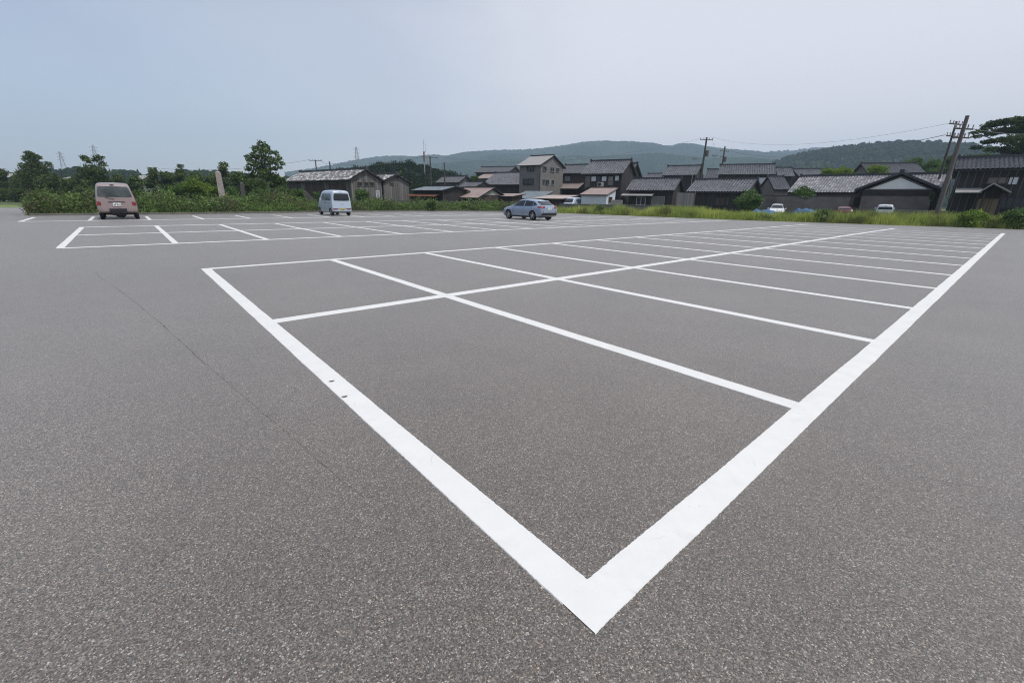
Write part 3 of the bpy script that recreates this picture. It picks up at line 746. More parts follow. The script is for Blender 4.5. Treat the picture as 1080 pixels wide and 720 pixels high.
van(r, MT['paint_pink'], 4.4, 1.69, 1.95, .31, 2.65, 'van'); place(r, -1.16, 34.55)
r = empty('minivan', label='pale silver blue microvan with yellow number plate parked by the kerb', cat='van')
van(r, MT['paint_kei'], 3.4, 1.475, 1.88, .27, 2.45, 'kei'); place(r, 11.80, 35.75); KEI = r
r = empty('hatchback_car', label='silver blue hatchback standing across the bay lines in mid lot', cat='car')
hatch(r, MT['paint_silver']); place(r, 22.25, 24.25); HATCH = r
# ------------------------------------------------------------------ houses
MT['tile_grey'] = tiles('grey_roof_tiles', (.105,.107,.118), (.125,.127,.14), (.16,.163,.18), .3)
MT['tile_dark'] = tiles('dark_roof_tiles', (.075,.076,.084), (.09,.091,.10), (.115,.116,.128), .36)
MT['tile_speck'] = tiles('glint_flecked_silver_tiles', (.21,.21,.215), (.28,.278,.285), (.50,.495,.50), .35, (.05, .72, .99), .0)  # palest tiles are glints of the glaze put into the colour
MT['tile_barn'] = tiles('glint_flecked_barn_tiles', (.10,.098,.098), (.2,.195,.195), (.78,.76,.76), .35, (.05, .66, .98), .15)  # weathered tone per tile; the near-white ones are painted glints
MT['tile_brown'] = tiles('brown_roof_tiles', (.13,.10,.09), (.19,.15,.135), (.26,.21,.19), .6)
MT['roof_pink'] = simple('faded_brown_sheet_roof', (.30,.225,.205), .7, .14, 1.2)
MT['roof_light'] = simple('light_grey_slate_roof', (.31,.295,.29), .7, .1, 1.5)
MT['roof_tan'] = simple('tan_sheet_roof', (.42,.35,.32), .7, .12, 1.2)
MT['roof_blue'] = boards('blue_grey_ribbed_sheet_roof', (.10,.13,.15), (.17,.2,.22), .45, (.34,.37,.39), .45)
MT['ridge'] = simple('dark_ridge_tiles', (.04,.04,.045), .5, .3, 3)
MT['w_black'] = boards('black_weathered_boards', (.014,.0125,.0125), (.042,.036,.034), .25)
MT['w_black_batten'] = boards('black_boards_with_pale_battens', (.012,.011,.011), (.03,.027,.026), .45, (.13,.12,.115))
MT['w_brown'] = boards('brown_weathered_boards', (.034,.024,.02), (.09,.066,.055), .3)
MT['w_grey'] = boards('grey_weathered_boards', (.085,.081,.078), (.19,.181,.175), .3)
MT['w_redbrown'] = boards('red_brown_boards', (.036,.022,.019), (.082,.05,.042), .25)
MT['stucco'] = simple('grey_brown_stucco', (.162,.156,.152), .9, .14, 1.2, bump_s=.2)
MT['stucco_lt'] = simple('light_grey_stucco', (.25,.235,.22), .9, .12, 1.2, bump_s=.2)
MT['stucco_brown'] = simple('brown_mortar_wall', (.165,.145,.135), .92, .25, 1.0, bump_s=.3)
MT['plaster'] = simple('white_plaster', (.86,.86,.85), .8, .08, 1.5)
MT['plaster_blue'] = simple('bluish_white_panel_wall', (.56,.59,.65), .7, .06, 1.5)
MT['pale_green'] = simple('pale_green_wall', (.26,.29,.26), .85, .1, 2)
MT['wood_tan'] = boards('tan_door_boards', (.15,.11,.075), (.24,.18,.12), .4)

def slope_mesh(Lx, Ls, tile_w=.26, row=.25, amp=.055, ns=4, step=.028):
    """corrugated tiled slope in (x along ridge, s up the slope, h normal) ; returns V(x,s,h), F, UV-per-loop"""
    nc = max(2, int(round(Lx / tile_w))); nr = max(2, int(round(Ls / row)))
    xs = np.linspace(0, Lx, nc * ns + 1); ph = (np.arange(nc * ns + 1) / ns)
    prof = amp * np.abs(np.cos(np.pi * (ph % 1.0)))                     # raised joint, hollow pan
    ss = []; hs = []; rv = []
    for r_ in range(nr):
        ss += [r_ / nr * Ls, (r_ + 1) / nr * Ls - 1e-3]; hs += [step, 0]; rv += [r_ + .02, r_ + .98]
    X, S = np.meshgrid(xs, np.array(ss)); Hh = prof[None, :] + np.array(hs)[:, None]
    U, Vv = np.meshgrid(ph, np.array(rv))
    nx = len(xs); ny = len(ss)
    i, j = np.meshgrid(np.arange(ny - 1), np.arange(nx - 1), indexing='ij'); q = (i * nx + j).ravel()
    F = np.stack([q, q + 1, q + nx + 1, q + nx], -1)
    jc = (j.ravel() // ns + .5); ic = (i.ravel() // 2 + .5)
    # tile index per face, with a little spread so each tile keeps one tone
    uv = np.stack([np.repeat(jc, 4), np.repeat(ic, 4)], -1) + np.tile([[-.3, -.3], [.3, -.3], [.3, .3], [-.3, .3]], (len(jc), 1))
    return np.stack([X.ravel(), S.ravel(), Hh.ravel()], -1), F, uv
def plan_hit(O, n, d):
    k = (O[0] * n[0] + O[1] * n[1]) / (d[0] * n[0] + d[1] * n[1]); return k
class House: pass
def house(name, label, eL, eR, kR, Yr, wall, roof, Yl=None, L=None, dirn=None, D=None, mono=False, over=.45, gover=.35,
          flat=False, ze=None, zk=None, cat='house', group=None, rot=None, fine=True, ridge=True, base=-.04):
    h = House(); h.spec = name
    Pr = at(eR[0], eR[1], Yr)
    if rot is not None: dirn = (math.cos(R(rot)), math.sin(R(rot)))
    if Yl is None and dirn is None:
        dl = ray(*eL); k = (Pr[2] - CAM_H) / dl[2]; Yl = k * dl[1]
    if dirn is not None:
        u = np.array(dirn, float); u /= np.linalg.norm(u)
        if L is None:
            dl = ray(*eL); nn = np.array([-u[1], u[0]]); k = plan_hit(Pr[:2], nn, dl); L = float(np.dot(Pr[:2] - k * dl[:2], u))
        Pl = np.array([*(Pr[:2] - u * L), Pr[2]])
    else:
        Pl = at(eL[0], eL[1], Yl); u = Pr[:2] - Pl[:2]; L = float(np.linalg.norm(u)); u /= L
    n = np.array([-u[1], u[0]])
    h.O = Pl[:2]; h.u = u; h.n = n; h.L = L
    h.ze = float(ze if ze is not None else (Pr[2] + Pl[2]) / 2)
    dk = ray(*kR); r_ = dk[0] / dk[1]
    md = (r_ * Pr[1] - Pr[0]) / (n[0] - r_ * n[1])
    if D is not None: md = D if mono else D / 2
    md = float(np.clip(md, 1.2, 9))
    q = Pr[:2] + n * md; kk = (q @ dk[:2]) / (dk[:2] @ dk[:2])
    h.zk = float(zk if zk is not None else CAM_H + kk * dk[2])
    h.m = md; h.D = md if mono else 2 * md; h.over = over; h.gover = gover
    print('HOUSE', label[:34], 'Yl %.1f L %.1f D %.1f ze %.2f zk %.2f rot %.0f' % (Pl[1], L, h.D, h.ze, h.zk, math.degrees(math.atan2(u[1], u[0]))))
    root = empty(name, (h.O[0], h.O[1], 0), math.atan2(u[1], u[0]), label, cat, group); h.root = root
    # walls: one solid prism with gable tops
    y0, y1 = over, h.D - over; x0, x1 = gover, L - gover
    zl = lambda y: (h.ze + (h.zk - h.ze) * (y / h.m if (mono or y <= h.m) else (h.D - y) / h.m)) - .15
    prof = [(y0, base), (y1, base), (y1, zl(y1))] + ([] if mono else [(h.m, zl(h.m))]) + [(y0, zl(y0))]
    MB().prism([(x0, y, z) for y, z in prof], (x1 - x0, 0, 0)).build('wall', wall, root)
    # roof deck (rafters and fascia) and covering
    th = .12
    if mono: pr = [(0, h.ze - th), (0, h.ze - .02), (h.m, h.zk - .02), (h.m, h.zk - th)]
    else: pr = [(0, h.ze - th), (0, h.ze - .02), (h.m, h.zk - .02), (h.D, h.ze - .02), (h.D, h.ze - th), (h.m, h.zk - th)]
    dk_ = MB().prism([(.02, y, z) for y, z in pr], (L - .04, 0, 0))
    tw = .27 if (roof in (MT['tile_speck'], MT['tile_barn']) or Yr < 45) else (.36 if fine else .42)
    V = []; F = []; UV = []; b = 0
    Ls = math.hypot(h.m, h.zk - h.ze); sy, sz = h.m / Ls, (h.zk - h.ze) / Ls
    for side in ([0] if mono else [0, 1]):
        if flat: v, f, uv = slope_mesh(L, Ls, .9, .5, .0, 1, .0015)
        else: v, f, uv = slope_mesh(L, Ls, tw, tw * .9, tw * .3, 4)
        x, s, hh = v[:, 0], v[:, 1], v[:, 2]
        if side == 0: W = np.stack([x, s * sy - hh * sz, h.ze + s * sz + hh * sy], -1)
        else: W = np.stack([L - x, h.D - (s * sy - hh * sz), h.ze + s * sz + hh * sy], -1)
        V.append(W); F.append(f + b); UV.append(uv + side * 300 + hash(label) % 97); b += len(v)
    ro = mesh_np('roof', np.concatenate(V), np.concatenate(F), roof, root, uv=np.concatenate(UV))
    dk_.build('roof_deck', MT['black_wood'], root)
    if ridge and not mono:
        rb = MB().box(0.0, L, h.m - .14, h.m + .14, h.zk - .02, h.zk + (.14 if flat else .26))
        if not flat:
            rb.box(.0, L, h.m - .2, h.m + .2, h.zk - .05, h.zk + .06) if False else None
            for xx in (-.04, L - .16): rb.box(xx, xx + .2, h.m - .2, h.m + .2, h.zk - .12, h.zk + .38)
        rb.build('ridge', MT['ridge'], ro)
    return h
def on_face(h, face, px, py):
    d = ray(px, py)
    if face == 'front': n, c = h.n, h.over
    else: n, c = h.u, h.L - h.gover
    O = h.O + n * c
    k = plan_hit(O, n, d); p = k * d[:2] - h.O
    return (float(p @ (h.u if face == 'front' else h.n)), CAM_H + float(k * d[2]))
def opening(h, face, x0, y0, x1, y1, pane=None, frame=None, name='window', mull=1, depth=.05, pane_name='pane'):
    """window or door given by the corners that were read off the photograph, built on the wall as frame + pane"""
    (a, z1), (b, z0) = on_face(h, face, x0, y0), on_face(h, face, x1, y1)
    a, b = sorted((a, b)); z0, z1 = sorted((z0, z1)); z0 = max(z0, .02)
    fr = MB(); pn = MB(); t = .06
    def bx(m, u0, u1, w0, w1, d0, d1):
        if face == 'front': m.box(u0, u1, h.over - d1, h.over - d0, w0, w1)
        else: m.box(h.L - h.gover + d0, h.L - h.gover + d1, u0, u1, w0, w1)
    bx(fr, a - t, b + t, z1, z1 + t, 0.002, depth + .02); bx(fr, a - t, b + t, z0 - t, z0, .002, depth + .03)
    bx(fr, a - t, a, z0, z1, .002, depth); bx(fr, b, b + t, z0, z1, .002, depth)
    for i in range(1, mull + 1):
        c = a + (b - a) * i / (mull + 1); bx(fr, c - .025, c + .025, z0, z1, .002, depth - .008)
    bx(pn, a, b, z0, z1, .004, depth * .45)
    w_ = fr.build(name, frame or MT['steel'], h.root); pn.build(pane_name, pane or MT['glass'], w_)
    return w_
def pent(h, face, x0, y0, x1, y1, out, mat, rise=.35, name='pent_roof'):
    """small lean-to roof on a wall: top line y0, front edge drops by rise over OUT metres"""
    (a, z1), (b, _) = on_face(h, face, x0, y0), on_face(h, face, x1, y0)
    a, b = sorted((a, b)); m = MB()
    if face == 'front': m.prism([(a, h.over - .01, z1), (a, h.over - out, z1 - rise), (a, h.over - out, z1 - rise + .07), (a, h.over - .01, z1 + .07)], (b - a, 0, 0))
    else:
        X = h.L - h.gover; m.prism([(X + .01, a, z1), (X + out, a, z1 - rise), (X + out, a, z1 - rise + .07), (X + .01, a, z1 + .07)], (0, b - a, 0))
    return m.build(name, mat, h.root)

# --- the long barn with two gables, left
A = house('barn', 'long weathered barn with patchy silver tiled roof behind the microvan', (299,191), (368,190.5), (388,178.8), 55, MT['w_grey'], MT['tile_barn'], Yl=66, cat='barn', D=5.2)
opening(A, 'front', 303, 194, 318, 206, MT['w_brown'], MT['black_wood'], 'door', 1, .06, 'door_panel')
opening(A, 'front', 322, 194, 343, 207, MT['w_brown'], MT['brown_wood'], 'door', 2, .06, 'door_panel')
opening(A, 'front', 347, 194, 366, 208, MT['w_brown'], MT['brown_wood'], 'door', 2, .06, 'door_panel')
for x in (377, 384, 390): opening(A, 'right', x, 192.5, x + 4.5, 196, MT['glass'], MT['brown_wood'], 'window', 0)
opening(A, 'right', 396.5, 201.5, 400, 209.5, MT['glass_pale'], MT['white_panel'], 'door', 0, .06, 'door_panel')
c = A.root.matrix_basis
q = A.O + A.u * A.L + A.n * (A.D - .3)
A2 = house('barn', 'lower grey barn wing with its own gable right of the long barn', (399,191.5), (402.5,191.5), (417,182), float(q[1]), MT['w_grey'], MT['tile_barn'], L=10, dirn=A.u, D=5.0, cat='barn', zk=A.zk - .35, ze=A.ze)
opening(A2, 'right', 411, 193, 415, 195, MT['glass'], MT['brown_wood'], 'window', 0)
# --- low black shed with rusty awning
B = house('shed', 'low black shed with rusty red awning right of the barns', (433,200.5), (466,200.5), (472,196), 56, MT['w_black'], MT['roof_blue'], cat='shed', flat=True, D=5)
pent(B, 'front', 434, 205, 464, 207, .9, MT['rust'], .25, 'awning')
opening(B, 'front', 447, 208, 452, 212, MT['glass'], MT['black_wood'], 'window', 1)
# --- house behind it
Ch = house('house', 'far grey roofed house peeking over the low black shed', (459,192.8), (484.5,192.8), (492.5,186.5), 84, MT['stucco'], MT['tile_dark'], fine=False, rot=-34)
opening(Ch, 'front', 476, 195, 483, 198, MT['white_panel'], MT['black_wood'], 'window', 1)
opening(Ch, 'front', 464, 195, 469, 198, MT['white_panel'], MT['black_wood'], 'window', 1)
C2 = house('house', 'small grey roof wedged between the far house and brown gabled shed', (483,198), (502,197.6), (506,192.5), 76, MT['stucco'], MT['tile_dark'], fine=False, D=5, rot=-34)
# --- brown shed
Dh = house('shed', 'brown gabled shed with plain pinkish brown roof above the weeds', (473,209.3), (504,208.5), (513,197.6), 57, MT['w_brown'], MT['roof_pink'], cat='shed', flat=True, D=7, rot=-34)
tri = MB(); X = Dh.L - Dh.gover
tri.prism([(X + .004, 1.6, Dh.ze + .35), (X + .004, Dh.D - 1.6, Dh.ze + .35), (X + .004, Dh.m, Dh.zk - .35)], (.03, 0, 0)); tri.build('gable_panel', MT['pale_green'], Dh.root)
D2 = house('shed', 'dark open lean-to joined to the brown gabled shed', (506,208.3), (540,207), (543,204), 60, MT['w_brown'], MT['roof_pink'], cat='shed', flat=True, mono=True, D=3.5, rot=-34)
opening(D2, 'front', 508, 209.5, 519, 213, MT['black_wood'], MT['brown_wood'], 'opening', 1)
# --- roofs left of the tall grey house
E_ = house('house', 'far dark roofed house left behind the tall grey house', (500,182.2), (537,181.8), (536,176), 112, MT['w_brown'], MT['tile_dark'], fine=False, D=8)
Fh = house('house', 'narrow house with pale brown roof left of the blue tiled one', (501,188.3), (521,188), (526,183), 92, MT['stucco'], MT['roof_pink'], flat=True, D=6, rot=-34)
Gh = house('house', 'house with blue grey tiled roof touching the tall grey house', (508.5,195), (549,195), (553,182), 84, MT['w_black'], MT['tile_grey'], D=9, rot=-32)
# --- tall grey house
Hh = house('house', 'tallest grey house of stacked storeys with light slate roof', (544.5,174.3), (570,173.8), (583,163.6), 76, MT['stucco'], MT['roof_light'], flat=True, over=.5, D=8.6, rot=-36)
opening(Hh, 'front', 557, 174.8, 563, 180.2, MT['glass'], MT['black_wood'], 'window', 1, .14)
opening(Hh, 'front', 552, 189, 562.5, 194.5, MT['glass'], MT['black_wood'], 'window', 1, .10)
for (x0, y0, x1, y1) in ((572.5,175.5,576,180.5), (580.5,176.5,584,181.5), (586.5,177.3,589.5,181), (572.5,189.5,574,193.5), (575.5,189.7,578.5,194.5), (582,190,583.6,194.8)):
    opening(Hh, 'right', x0, y0, x1, y1, MT['glass'], MT['steel'], 'window', 0 if x1 - x0 < 2 else 1, .1)
ln = MB(); ln.tube([(Hh.L - Hh.gover + .06, Hh.over - .06, 0), (Hh.L - Hh.gover + .06, Hh.over - .06, Hh.ze - .2)], .06, 8); ln.build('downpipe', MT['black_wood'], Hh.root)
# --- low roofs in front of it
Ih = house('shed', 'low shed with ribbed blue grey sheet roof before the tall house', (538,209.3), (569,209.3), (575.5,201.5), 64, MT['w_brown'], MT['roof_blue'], cat='shed', flat=True, mono=True, rot=-32, D=4.5)
Kh = house('carport', 'open carport with flat tan sheet roof behind the hatchback', (561,209.8), (594,209.6), (603,205.8), 59, MT['w_redbrown'], MT['roof_tan'], cat='carport', flat=True, mono=True, D=5, rot=-32)
# --- red-brown house between
Jh = house('house', 'red brown house with dark roof between tall grey and black houses', (585,183.2), (618,183), (622,174), 82, MT['w_redbrown'], MT['tile_dark'], fine=False, D=9, rot=-31)
pent(Jh, 'front', 591, 193.5, 616, 200, 2.6, MT['tile_brown'], 1.0)
opening(Jh, 'front', 596, 186, 601, 191, MT['glass_pale'], MT['brown_wood'], 'window', 1)
opening(Jh, 'front', 586, 186, 589, 190, MT['stucco_lt'], MT['brown_wood'], 'window', 0)
opening(Jh, 'front', 603, 186, 607, 190, MT['glass'], MT['brown_wood'], 'window', 1)
# --- black balcony house
Lh = house('house', 'black house of stacked storeys with balcony and chequered tile roof', (613,183), (657.5,183.3), (667,169.5), 66, MT['w_black'], MT['tile_grey'], rot=-31, D=7)
for (x0, y0, x1, y1, mt) in ((617.5,186,622,198,'stucco'), (624,186.3,628.5,191,'white_panel'), (629.5,186.3,633,191,'glass'), (635,186.3,639.5,191,'white_panel'), (642,186,646,195.5,'stucco_lt'), (649,185.6,652.5,190.5,'white_panel')):
    opening(Lh, 'front', x0, y0, x1, y1, MT[mt], MT['black_wood'], 'window', 0, .06)
(b0, zb0), (b1, zb1) = on_face(Lh, 'front', 620, 197.3), on_face(Lh, 'front', 650, 191.6)
bal = MB(); yb = Lh.over - 1.1
bal.box(b0, b1, yb, Lh.over - .005, zb0 - .12, zb0)
for xx in np.arange(b0 + .05, b1 - .02, .28): bal.box(xx, xx + .05, yb, yb + .05, zb0, zb1 - .02)
bal.box(b0, b1, yb - .02, yb + .07, zb1 - .02, zb1 + .05)
for xx in (b0 + .1, (b0 + b1) / 2, b1 - .1): bal.box(xx - .06, xx + .06, yb + .08, yb + .2, -.04, zb0 - .12)
bal.build('balcony', MT['brown_wood'], Lh.root)
ac_l = (np.array([*(Lh.O + Lh.u * on_face(Lh, 'front', 634.5, 195)[0] + Lh.n * (Lh.over - .45)), zb0 + .002]))
ac = empty('air_conditioner', tuple(ac_l), Lh.root.rotation_euler[2], 'pale outdoor air conditioning unit on the wooden balcony', 'air conditioner')
MB().box(-.42, .42, -.16, .16, .04, .66).build('casing', MT['white_panel'], ac, bevel=.02)
MB().tube([(-.1, -.165, .35), (-.1, -.18, .35)], .24, 20).build('fan_grille', MT['black_plastic'], ac)
for s in (-.3, .3): MB().box(s - .05, s + .05, -.15, .15, 0, .045).build('foot', MT['black_plastic'], ac)
L2 = house('house', 'dark gable directly behind the black balcony house', (640,186.5), (664,186.8), (673,173), 75, MT['w_black'], MT['tile_grey'], L=7, D=8, rot=-31)
# --- white shed with mono-pitch roof
Mh = house('shed', 'white panel shed with brown mono-pitch roof before the balcony house', (611,205.3), (640.5,205.3), (647.5,198.2), 57, MT['plaster_blue'], MT['roof_pink'], cat='shed', flat=True, mono=True, over=.25, gover=.2, rot=-36, D=3.2)
opening(Mh, 'right', 642, 208, 645, 214, MT['black_wood'], MT['steel'], 'door', 0, .04, 'door_panel')
# --- single-storey black house
Nh = house('house', 'low black house with tiled roof and front canopy beside white shed', (660,201.2), (712,201.2), (717,188.8), 61, MT['w_black'], MT['tile_grey'], rot=-31, D=6.5)
pent(Nh, 'front', 657.5, 204.3, 690, 207, 1.2, MT['roof_light'], .3, 'canopy')
opening(Nh, 'front', 672, 208.3, 680, 216, MT['glass'], MT['white_panel'], 'door', 1, .06, 'door_panel')
opening(Nh, 'front', 688, 207.5, 700, 216, MT['stucco'], MT['steel'], 'window', 1, .06)
Oh = house('house', 'tall dark house behind the low canopy house and left of pole', (698,185), (735,184.8), (741,175), 88, MT['w_black'], MT['tile_grey'], rot=-31, D=8)
O2 = house('house', 'distant flat grey roof left of the tall dark house', (678,188.5), (697,188.3), (699,183.5), 105, MT['stucco'], MT['tile_dark'], fine=False, D=7)
Ph = house('house', 'long low black house with tiled roof behind the tall grass', (723.5,202.6), (790,202.6), (797,189.2), 57, MT['w_black'], MT['tile_grey'], rot=-42, D=6.2)
opening(Ph, 'front', 755, 208.5, 768, 216.5, MT['w_brown'], MT['black_wood'], 'door', 2, .06, 'door_panel')
gt = empty('gate', tuple(at(722, 215, 58)[:2]) + (0,), 0, 'grey corrugated sheet gate between the two low black houses', 'gate')
MB().box(-1.1, 1.1, -.03, .03, .05, 2.55).build('panel', boards('grey_corrugated_sheet', (.10,.10,.105), (.17,.17,.175), .12), gt)
for s in (-1.16, 1.16): MB().box(s - .06, s + .06, -.05, .05, -.04, 2.7).build('post', MT['brown_wood'], gt)
Qh = house('house', 'wide dark house with high tiled ridge right of the poles', (757,184.6), (818,184.2), (821,173.8), 77, MT['w_brown'], MT['tile_grey'], D=9)
opening(Qh, 'front', 797, 187.5, 808, 194, MT['plaster_blue'], MT['black_wood'], 'window', 0, .06)
(b0, zb0), (b1, zb1) = on_face(Qh, 'front', 797, 203), on_face(Qh, 'front', 813, 195.5)
qb = MB().box(b0, b1, Qh.over - 1.4, Qh.over - .005, zb0, zb1); qb.box(b0 - .05, b1 + .1, Qh.over - 1.5, Qh.over - .006, zb1, zb1 + .08)
qb.build('balcony', MT['stucco_lt'], Qh.root)
Q2 = house('house', 'grey roof end behind the two poles left of wide dark house', (742,190), (757,189), (760,179), 92, MT['w_black'], MT['tile_dark'], fine=False, D=7, rot=-30)
R1 = house('house', 'narrow tiled upper roof between wide dark house and silver roof', (820,186.2), (838,186.2), (841,177.3), 88, MT['w_black'], MT['tile_grey'], D=7)
R2 = house('house', 'grey lean roof below the narrow upper tiled roof', (816,200.3), (834,200.5), (841,187), 68, MT['stucco_brown'], MT['tile_dark'], fine=False, D=8, gover=.2)
Sh = house('house', 'far pale grey roof behind the long silver tiled roof', (842,186.2), (882,186.4), (884,178.6), 88, MT['stucco'], MT['tile_grey'], D=8)
S2 = house('house', 'far low brown roof beside the bright bush behind silver roof', (880,186), (918,186), (921,178.8), 92, MT['stucco'], MT['roof_pink'], D=8, flat=True)
# --- long silver-roofed house with front gable
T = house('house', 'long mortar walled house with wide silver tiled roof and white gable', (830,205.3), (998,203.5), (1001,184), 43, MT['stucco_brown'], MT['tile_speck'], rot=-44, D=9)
(g0, zg0), (g1, zg1) = on_face(T, 'front', 911, 206.5), on_face(T, 'front', 984, 206.5)
zgE = on_face(T, 'front', 985, 201)[1]; zgK = on_face(T, 'front', 949, 184.5)[1]; gm = (g0 + g1) / 2
yf = T.over - 1.3
MB().prism([(g0, yf, -.04), (g1, yf, -.04), (g1, yf, zgE), (gm, yf, zgK - .15), (g0, yf, zgE)], (0, 1.295, 0)).build('porch_wall', MT['stucco_brown'], T.root)
MB().prism([(g0 + .5, yf - .03, zgE + .12), (g1 - .5, yf - .03, zgE + .12), (gm, yf - .03, zgK - .32)], (0, .027, 0)).build('gable_panel', MT['plaster'], T.root)
zb_ = on_face(T, 'front', 949, 206.8)[1]
MB().box(g0 - .02, g1 + .02, yf - .05, yf - .004, zb_, zgE + .02).build('gable_band', MT['black_wood'], T.root)
gr_ = MB()
for (xa, za, xb, zb2) in ((g0 - .7, zgE - .12, gm, zgK), (g1 + .7, zgE - .12, gm, zgK)):
    gr_.prism([(xa, yf - .35, za), (xb, yf - .35, zb2), (xb, yf - .35, zb2 + .24), (xa, yf - .35, za + .24)], (0, T.m + 1.0, 0))
gr_.box(gm - .18, gm + .18, yf - .42, yf + T.m, zgK + .15, zgK + .42)
gr_.build('gable_roof', MT['ridge'], T.root)
opening(T, 'front', 902, 208, 909.5, 217.5, MT['black_wood'], MT['brown_wood'], 'door', 0, .05, 'door_panel')  # black panel paints the dark of an open doorway
opening(T, 'front', 913.5, 212.8, 926, 219, MT['black_wood'], MT['brown_wood'], 'window', 1, .05)  # black sheet in place of a dark doorway, no glazing
uw = on_face(T, 'front', 899, 212)[0]
wq = lambda u, o_: tuple(T.O + T.u * u + T.n * (T.over - o_))
WALL_T = (wq(-.6, 1.9), wq(uw, 1.9))
Uh = house('house', 'house with plain grey tiled roof rising behind the white gable', (916,184.6), (978,184.6), (973,172.6), 76, MT['stucco_brown'], MT['tile_dark'], D=9)
# --- black house at the right edge
Vh = house('house', 'big black battened house with tiled eaves right of the leaning pole', (1006,181.3), (1130,180), (1132,170.5), 34.3, MT['w_black_batten'], MT['tile_grey'], rot=-43, D=9, ze=float(at(1006, 181.3, 40.5)[2]), zk=float(at(1012, 170.5, 43.6)[2]))
opening(Vh, 'front', 1043, 187.5, 1062, 193.5, MT['stucco_brown'], MT['black_wood'], 'window', 1, .08)
opening(Vh, 'front', 1063.5, 187, 1072, 194.5, MT['white_panel'], MT['black_wood'], 'window', 1, .08)
opening(Vh, 'front', 1032, 210, 1049, 229, MT['wood_tan'], MT['brown_wood'], 'door', 1, .06, 'door_panel')
opening(Vh, 'front', 1056, 209, 1078, 228, MT['glass'], MT['black_wood'], 'window', 3, .06)
pent(Vh, 'front', 1008, 199.3, 1036, 203, 1.3, MT['roof_light'], .35)
(a0, za), (a1, _) = on_face(Vh, 'front', 1031, 204), on_face(Vh, 'front', 1064, 204)
zt_ = on_face(Vh, 'front', 1040, 195)[1]; am = a0 * .62 + a1 * .38; pm = MB()
for (xa, xb) in ((a0, am), (a1, am)):
    pm.prism([(xa, Vh.over - 1.6, za), (xb, Vh.over - 1.6, zt_), (xb, Vh.over - 1.6, zt_ + .1), (xa, Vh.over - 1.6, za + .1)], (0, 1.595, 0))
pm.build('porch_roof', MT['roof_light'], Vh.root)
pw = MB()
for xx in (a0 + .35, a1 - .35): pw.box(xx - .07, xx + .07, Vh.over - 1.5, Vh.over - 1.36, -.04, za)
pw.build('porch_post', MT['black_wood'], Vh.root)
V2 = house('house', 'upper tiled roof tier showing above the black battened house', (1014,171), (1062,170.2), (1058,165.3), 58, MT['w_black'], MT['tile_brown'], rot=-43, D=7)
# white-flecked far roofs among the left trees
for (x0, x1, ye, yk, Y, lab, rm) in ((-12, 9, 187, 182.5, 130, 'far house with pale roof glimpsed at the picture edge among pines', 'roof_light'),
                                     (64, 71, 188.6, 186.5, 150, 'far white walled house glimpsed in the gap between two pines', 'roof_light'),
                                     (139, 150, 189, 185, 120, 'far grey roofed house glimpsed above the beige van', 'roof_light'),
                                     (86, 90, 189, 187, 140, 'tiny far white house glimpsed beside the forked pine', 'roof_light')):
    fh = house('house', lab, (x0, ye), (x1, ye), (x1 + 1.5, yk), Y, MT['stucco'], MT[rm], flat=True, D=6, Yl=Y, ridge=False)

# ------------------------------------------------------------------ walls, yard things
def wall_thing(name, label, p0, p1, hgt, th, mat, cap=None):
    p0 = np.array(p0[:2]); p1 = np.array(p1[:2]); d = p1 - p0; L = float(np.linalg.norm(d))
    r = empty(name, (p0[0], p0[1], 0), math.atan2(d[1], d[0]), label, 'wall', 'walls along the village edge'); r['kind'] = 'thing'
    MB().box(0, L, 0, th, -.04, hgt).build('wall_body', mat, r)
    if cap: MB().box(-.03, L + .03, -.04, th + .04, hgt + .002, hgt + .07).build('coping', cap, r)
    return r
wall_thing('low_wall', 'low dark concrete wall behind the weeds left of the hatchback', at(400, 215, 57), at(560, 215, 56), 1.0, .18, MT['concrete_dark'], MT['concrete_dark'])
wall_thing('low_wall', 'low dark concrete wall behind the tall grass before the black houses', at(590, 215, 55), at(735, 217, 52.5), .95, .18, MT['concrete_dark'], MT['concrete_dark'])
wall_thing('block_wall', 'short pale concrete block wall beside the white shed', at(644, 215, 54.6), at(656.5, 215, 54.2), 1.55, .2, MT['concrete'])
wall_thing('garden_wall', 'brown mortar garden wall left of the silver roofed house', at(800, 215, 57.5), at(833, 215, 55.5), 2.35, .2, MT['stucco_brown'], MT['ridge'])
wall_thing('garden_wall', 'long brown mortar wall under the silver roof behind the red car', WALL_T[0], WALL_T[1], float(at(860, 206.3, 48.2)[2]) - .08, .2, MT['stucco_brown'], MT['ridge'])
wall_thing('low_wall', 'low pale edged wall running to the leaning utility pole', at(930, 219, 42), at(1000, 220, 38.5), 1.0, .16, MT['stucco_brown'], MT['concrete'])

# parked vehicles beyond the grass
def face_cam(root, px, Y, py=217, turn=0.0):
    p = at(px, py, Y); root.location = (p[0], p[1], 0.0)
    root.rotation_euler = (0, 0, math.atan2(p[1], p[0]) - math.pi / 2 + turn)
r = empty('parked_car', label='white hatchback facing the lot between two blue tarpaulin piles', cat='car')
hatch(r, MT['paint_white']); r.scale = (.84, .84, .95); face_cam(r, 820, 48.6, turn=math.pi)
r = empty('parked_car', label='dark red car half hidden by grass before the mortar house', cat='car')
van(r, MT['paint_red'], 3.3, 1.475, 1.42, .27, 2.35, 'kei'); r.scale = (.85, .85, .9); face_cam(r, 891, 44.2, turn=math.pi + .1)
r = empty('parked_van', label='small white van half hidden by grass under the white gable', cat='van')
van(r, MT['paint_white'], 3.3, 1.475, 1.58, .27, 2.35, 'kei'); r.scale = (.86, .86, .97); face_cam(r, 934, 42.5, turn=.02)
r = empty('parked_van', label='white microvan tucked between tan carport and white shed', cat='van')
van(r, MT['paint_kei'], 3.4, 1.475, 1.8, .27, 2.45, 'kei'); face_cam(r, 604, 60, turn=2.7)
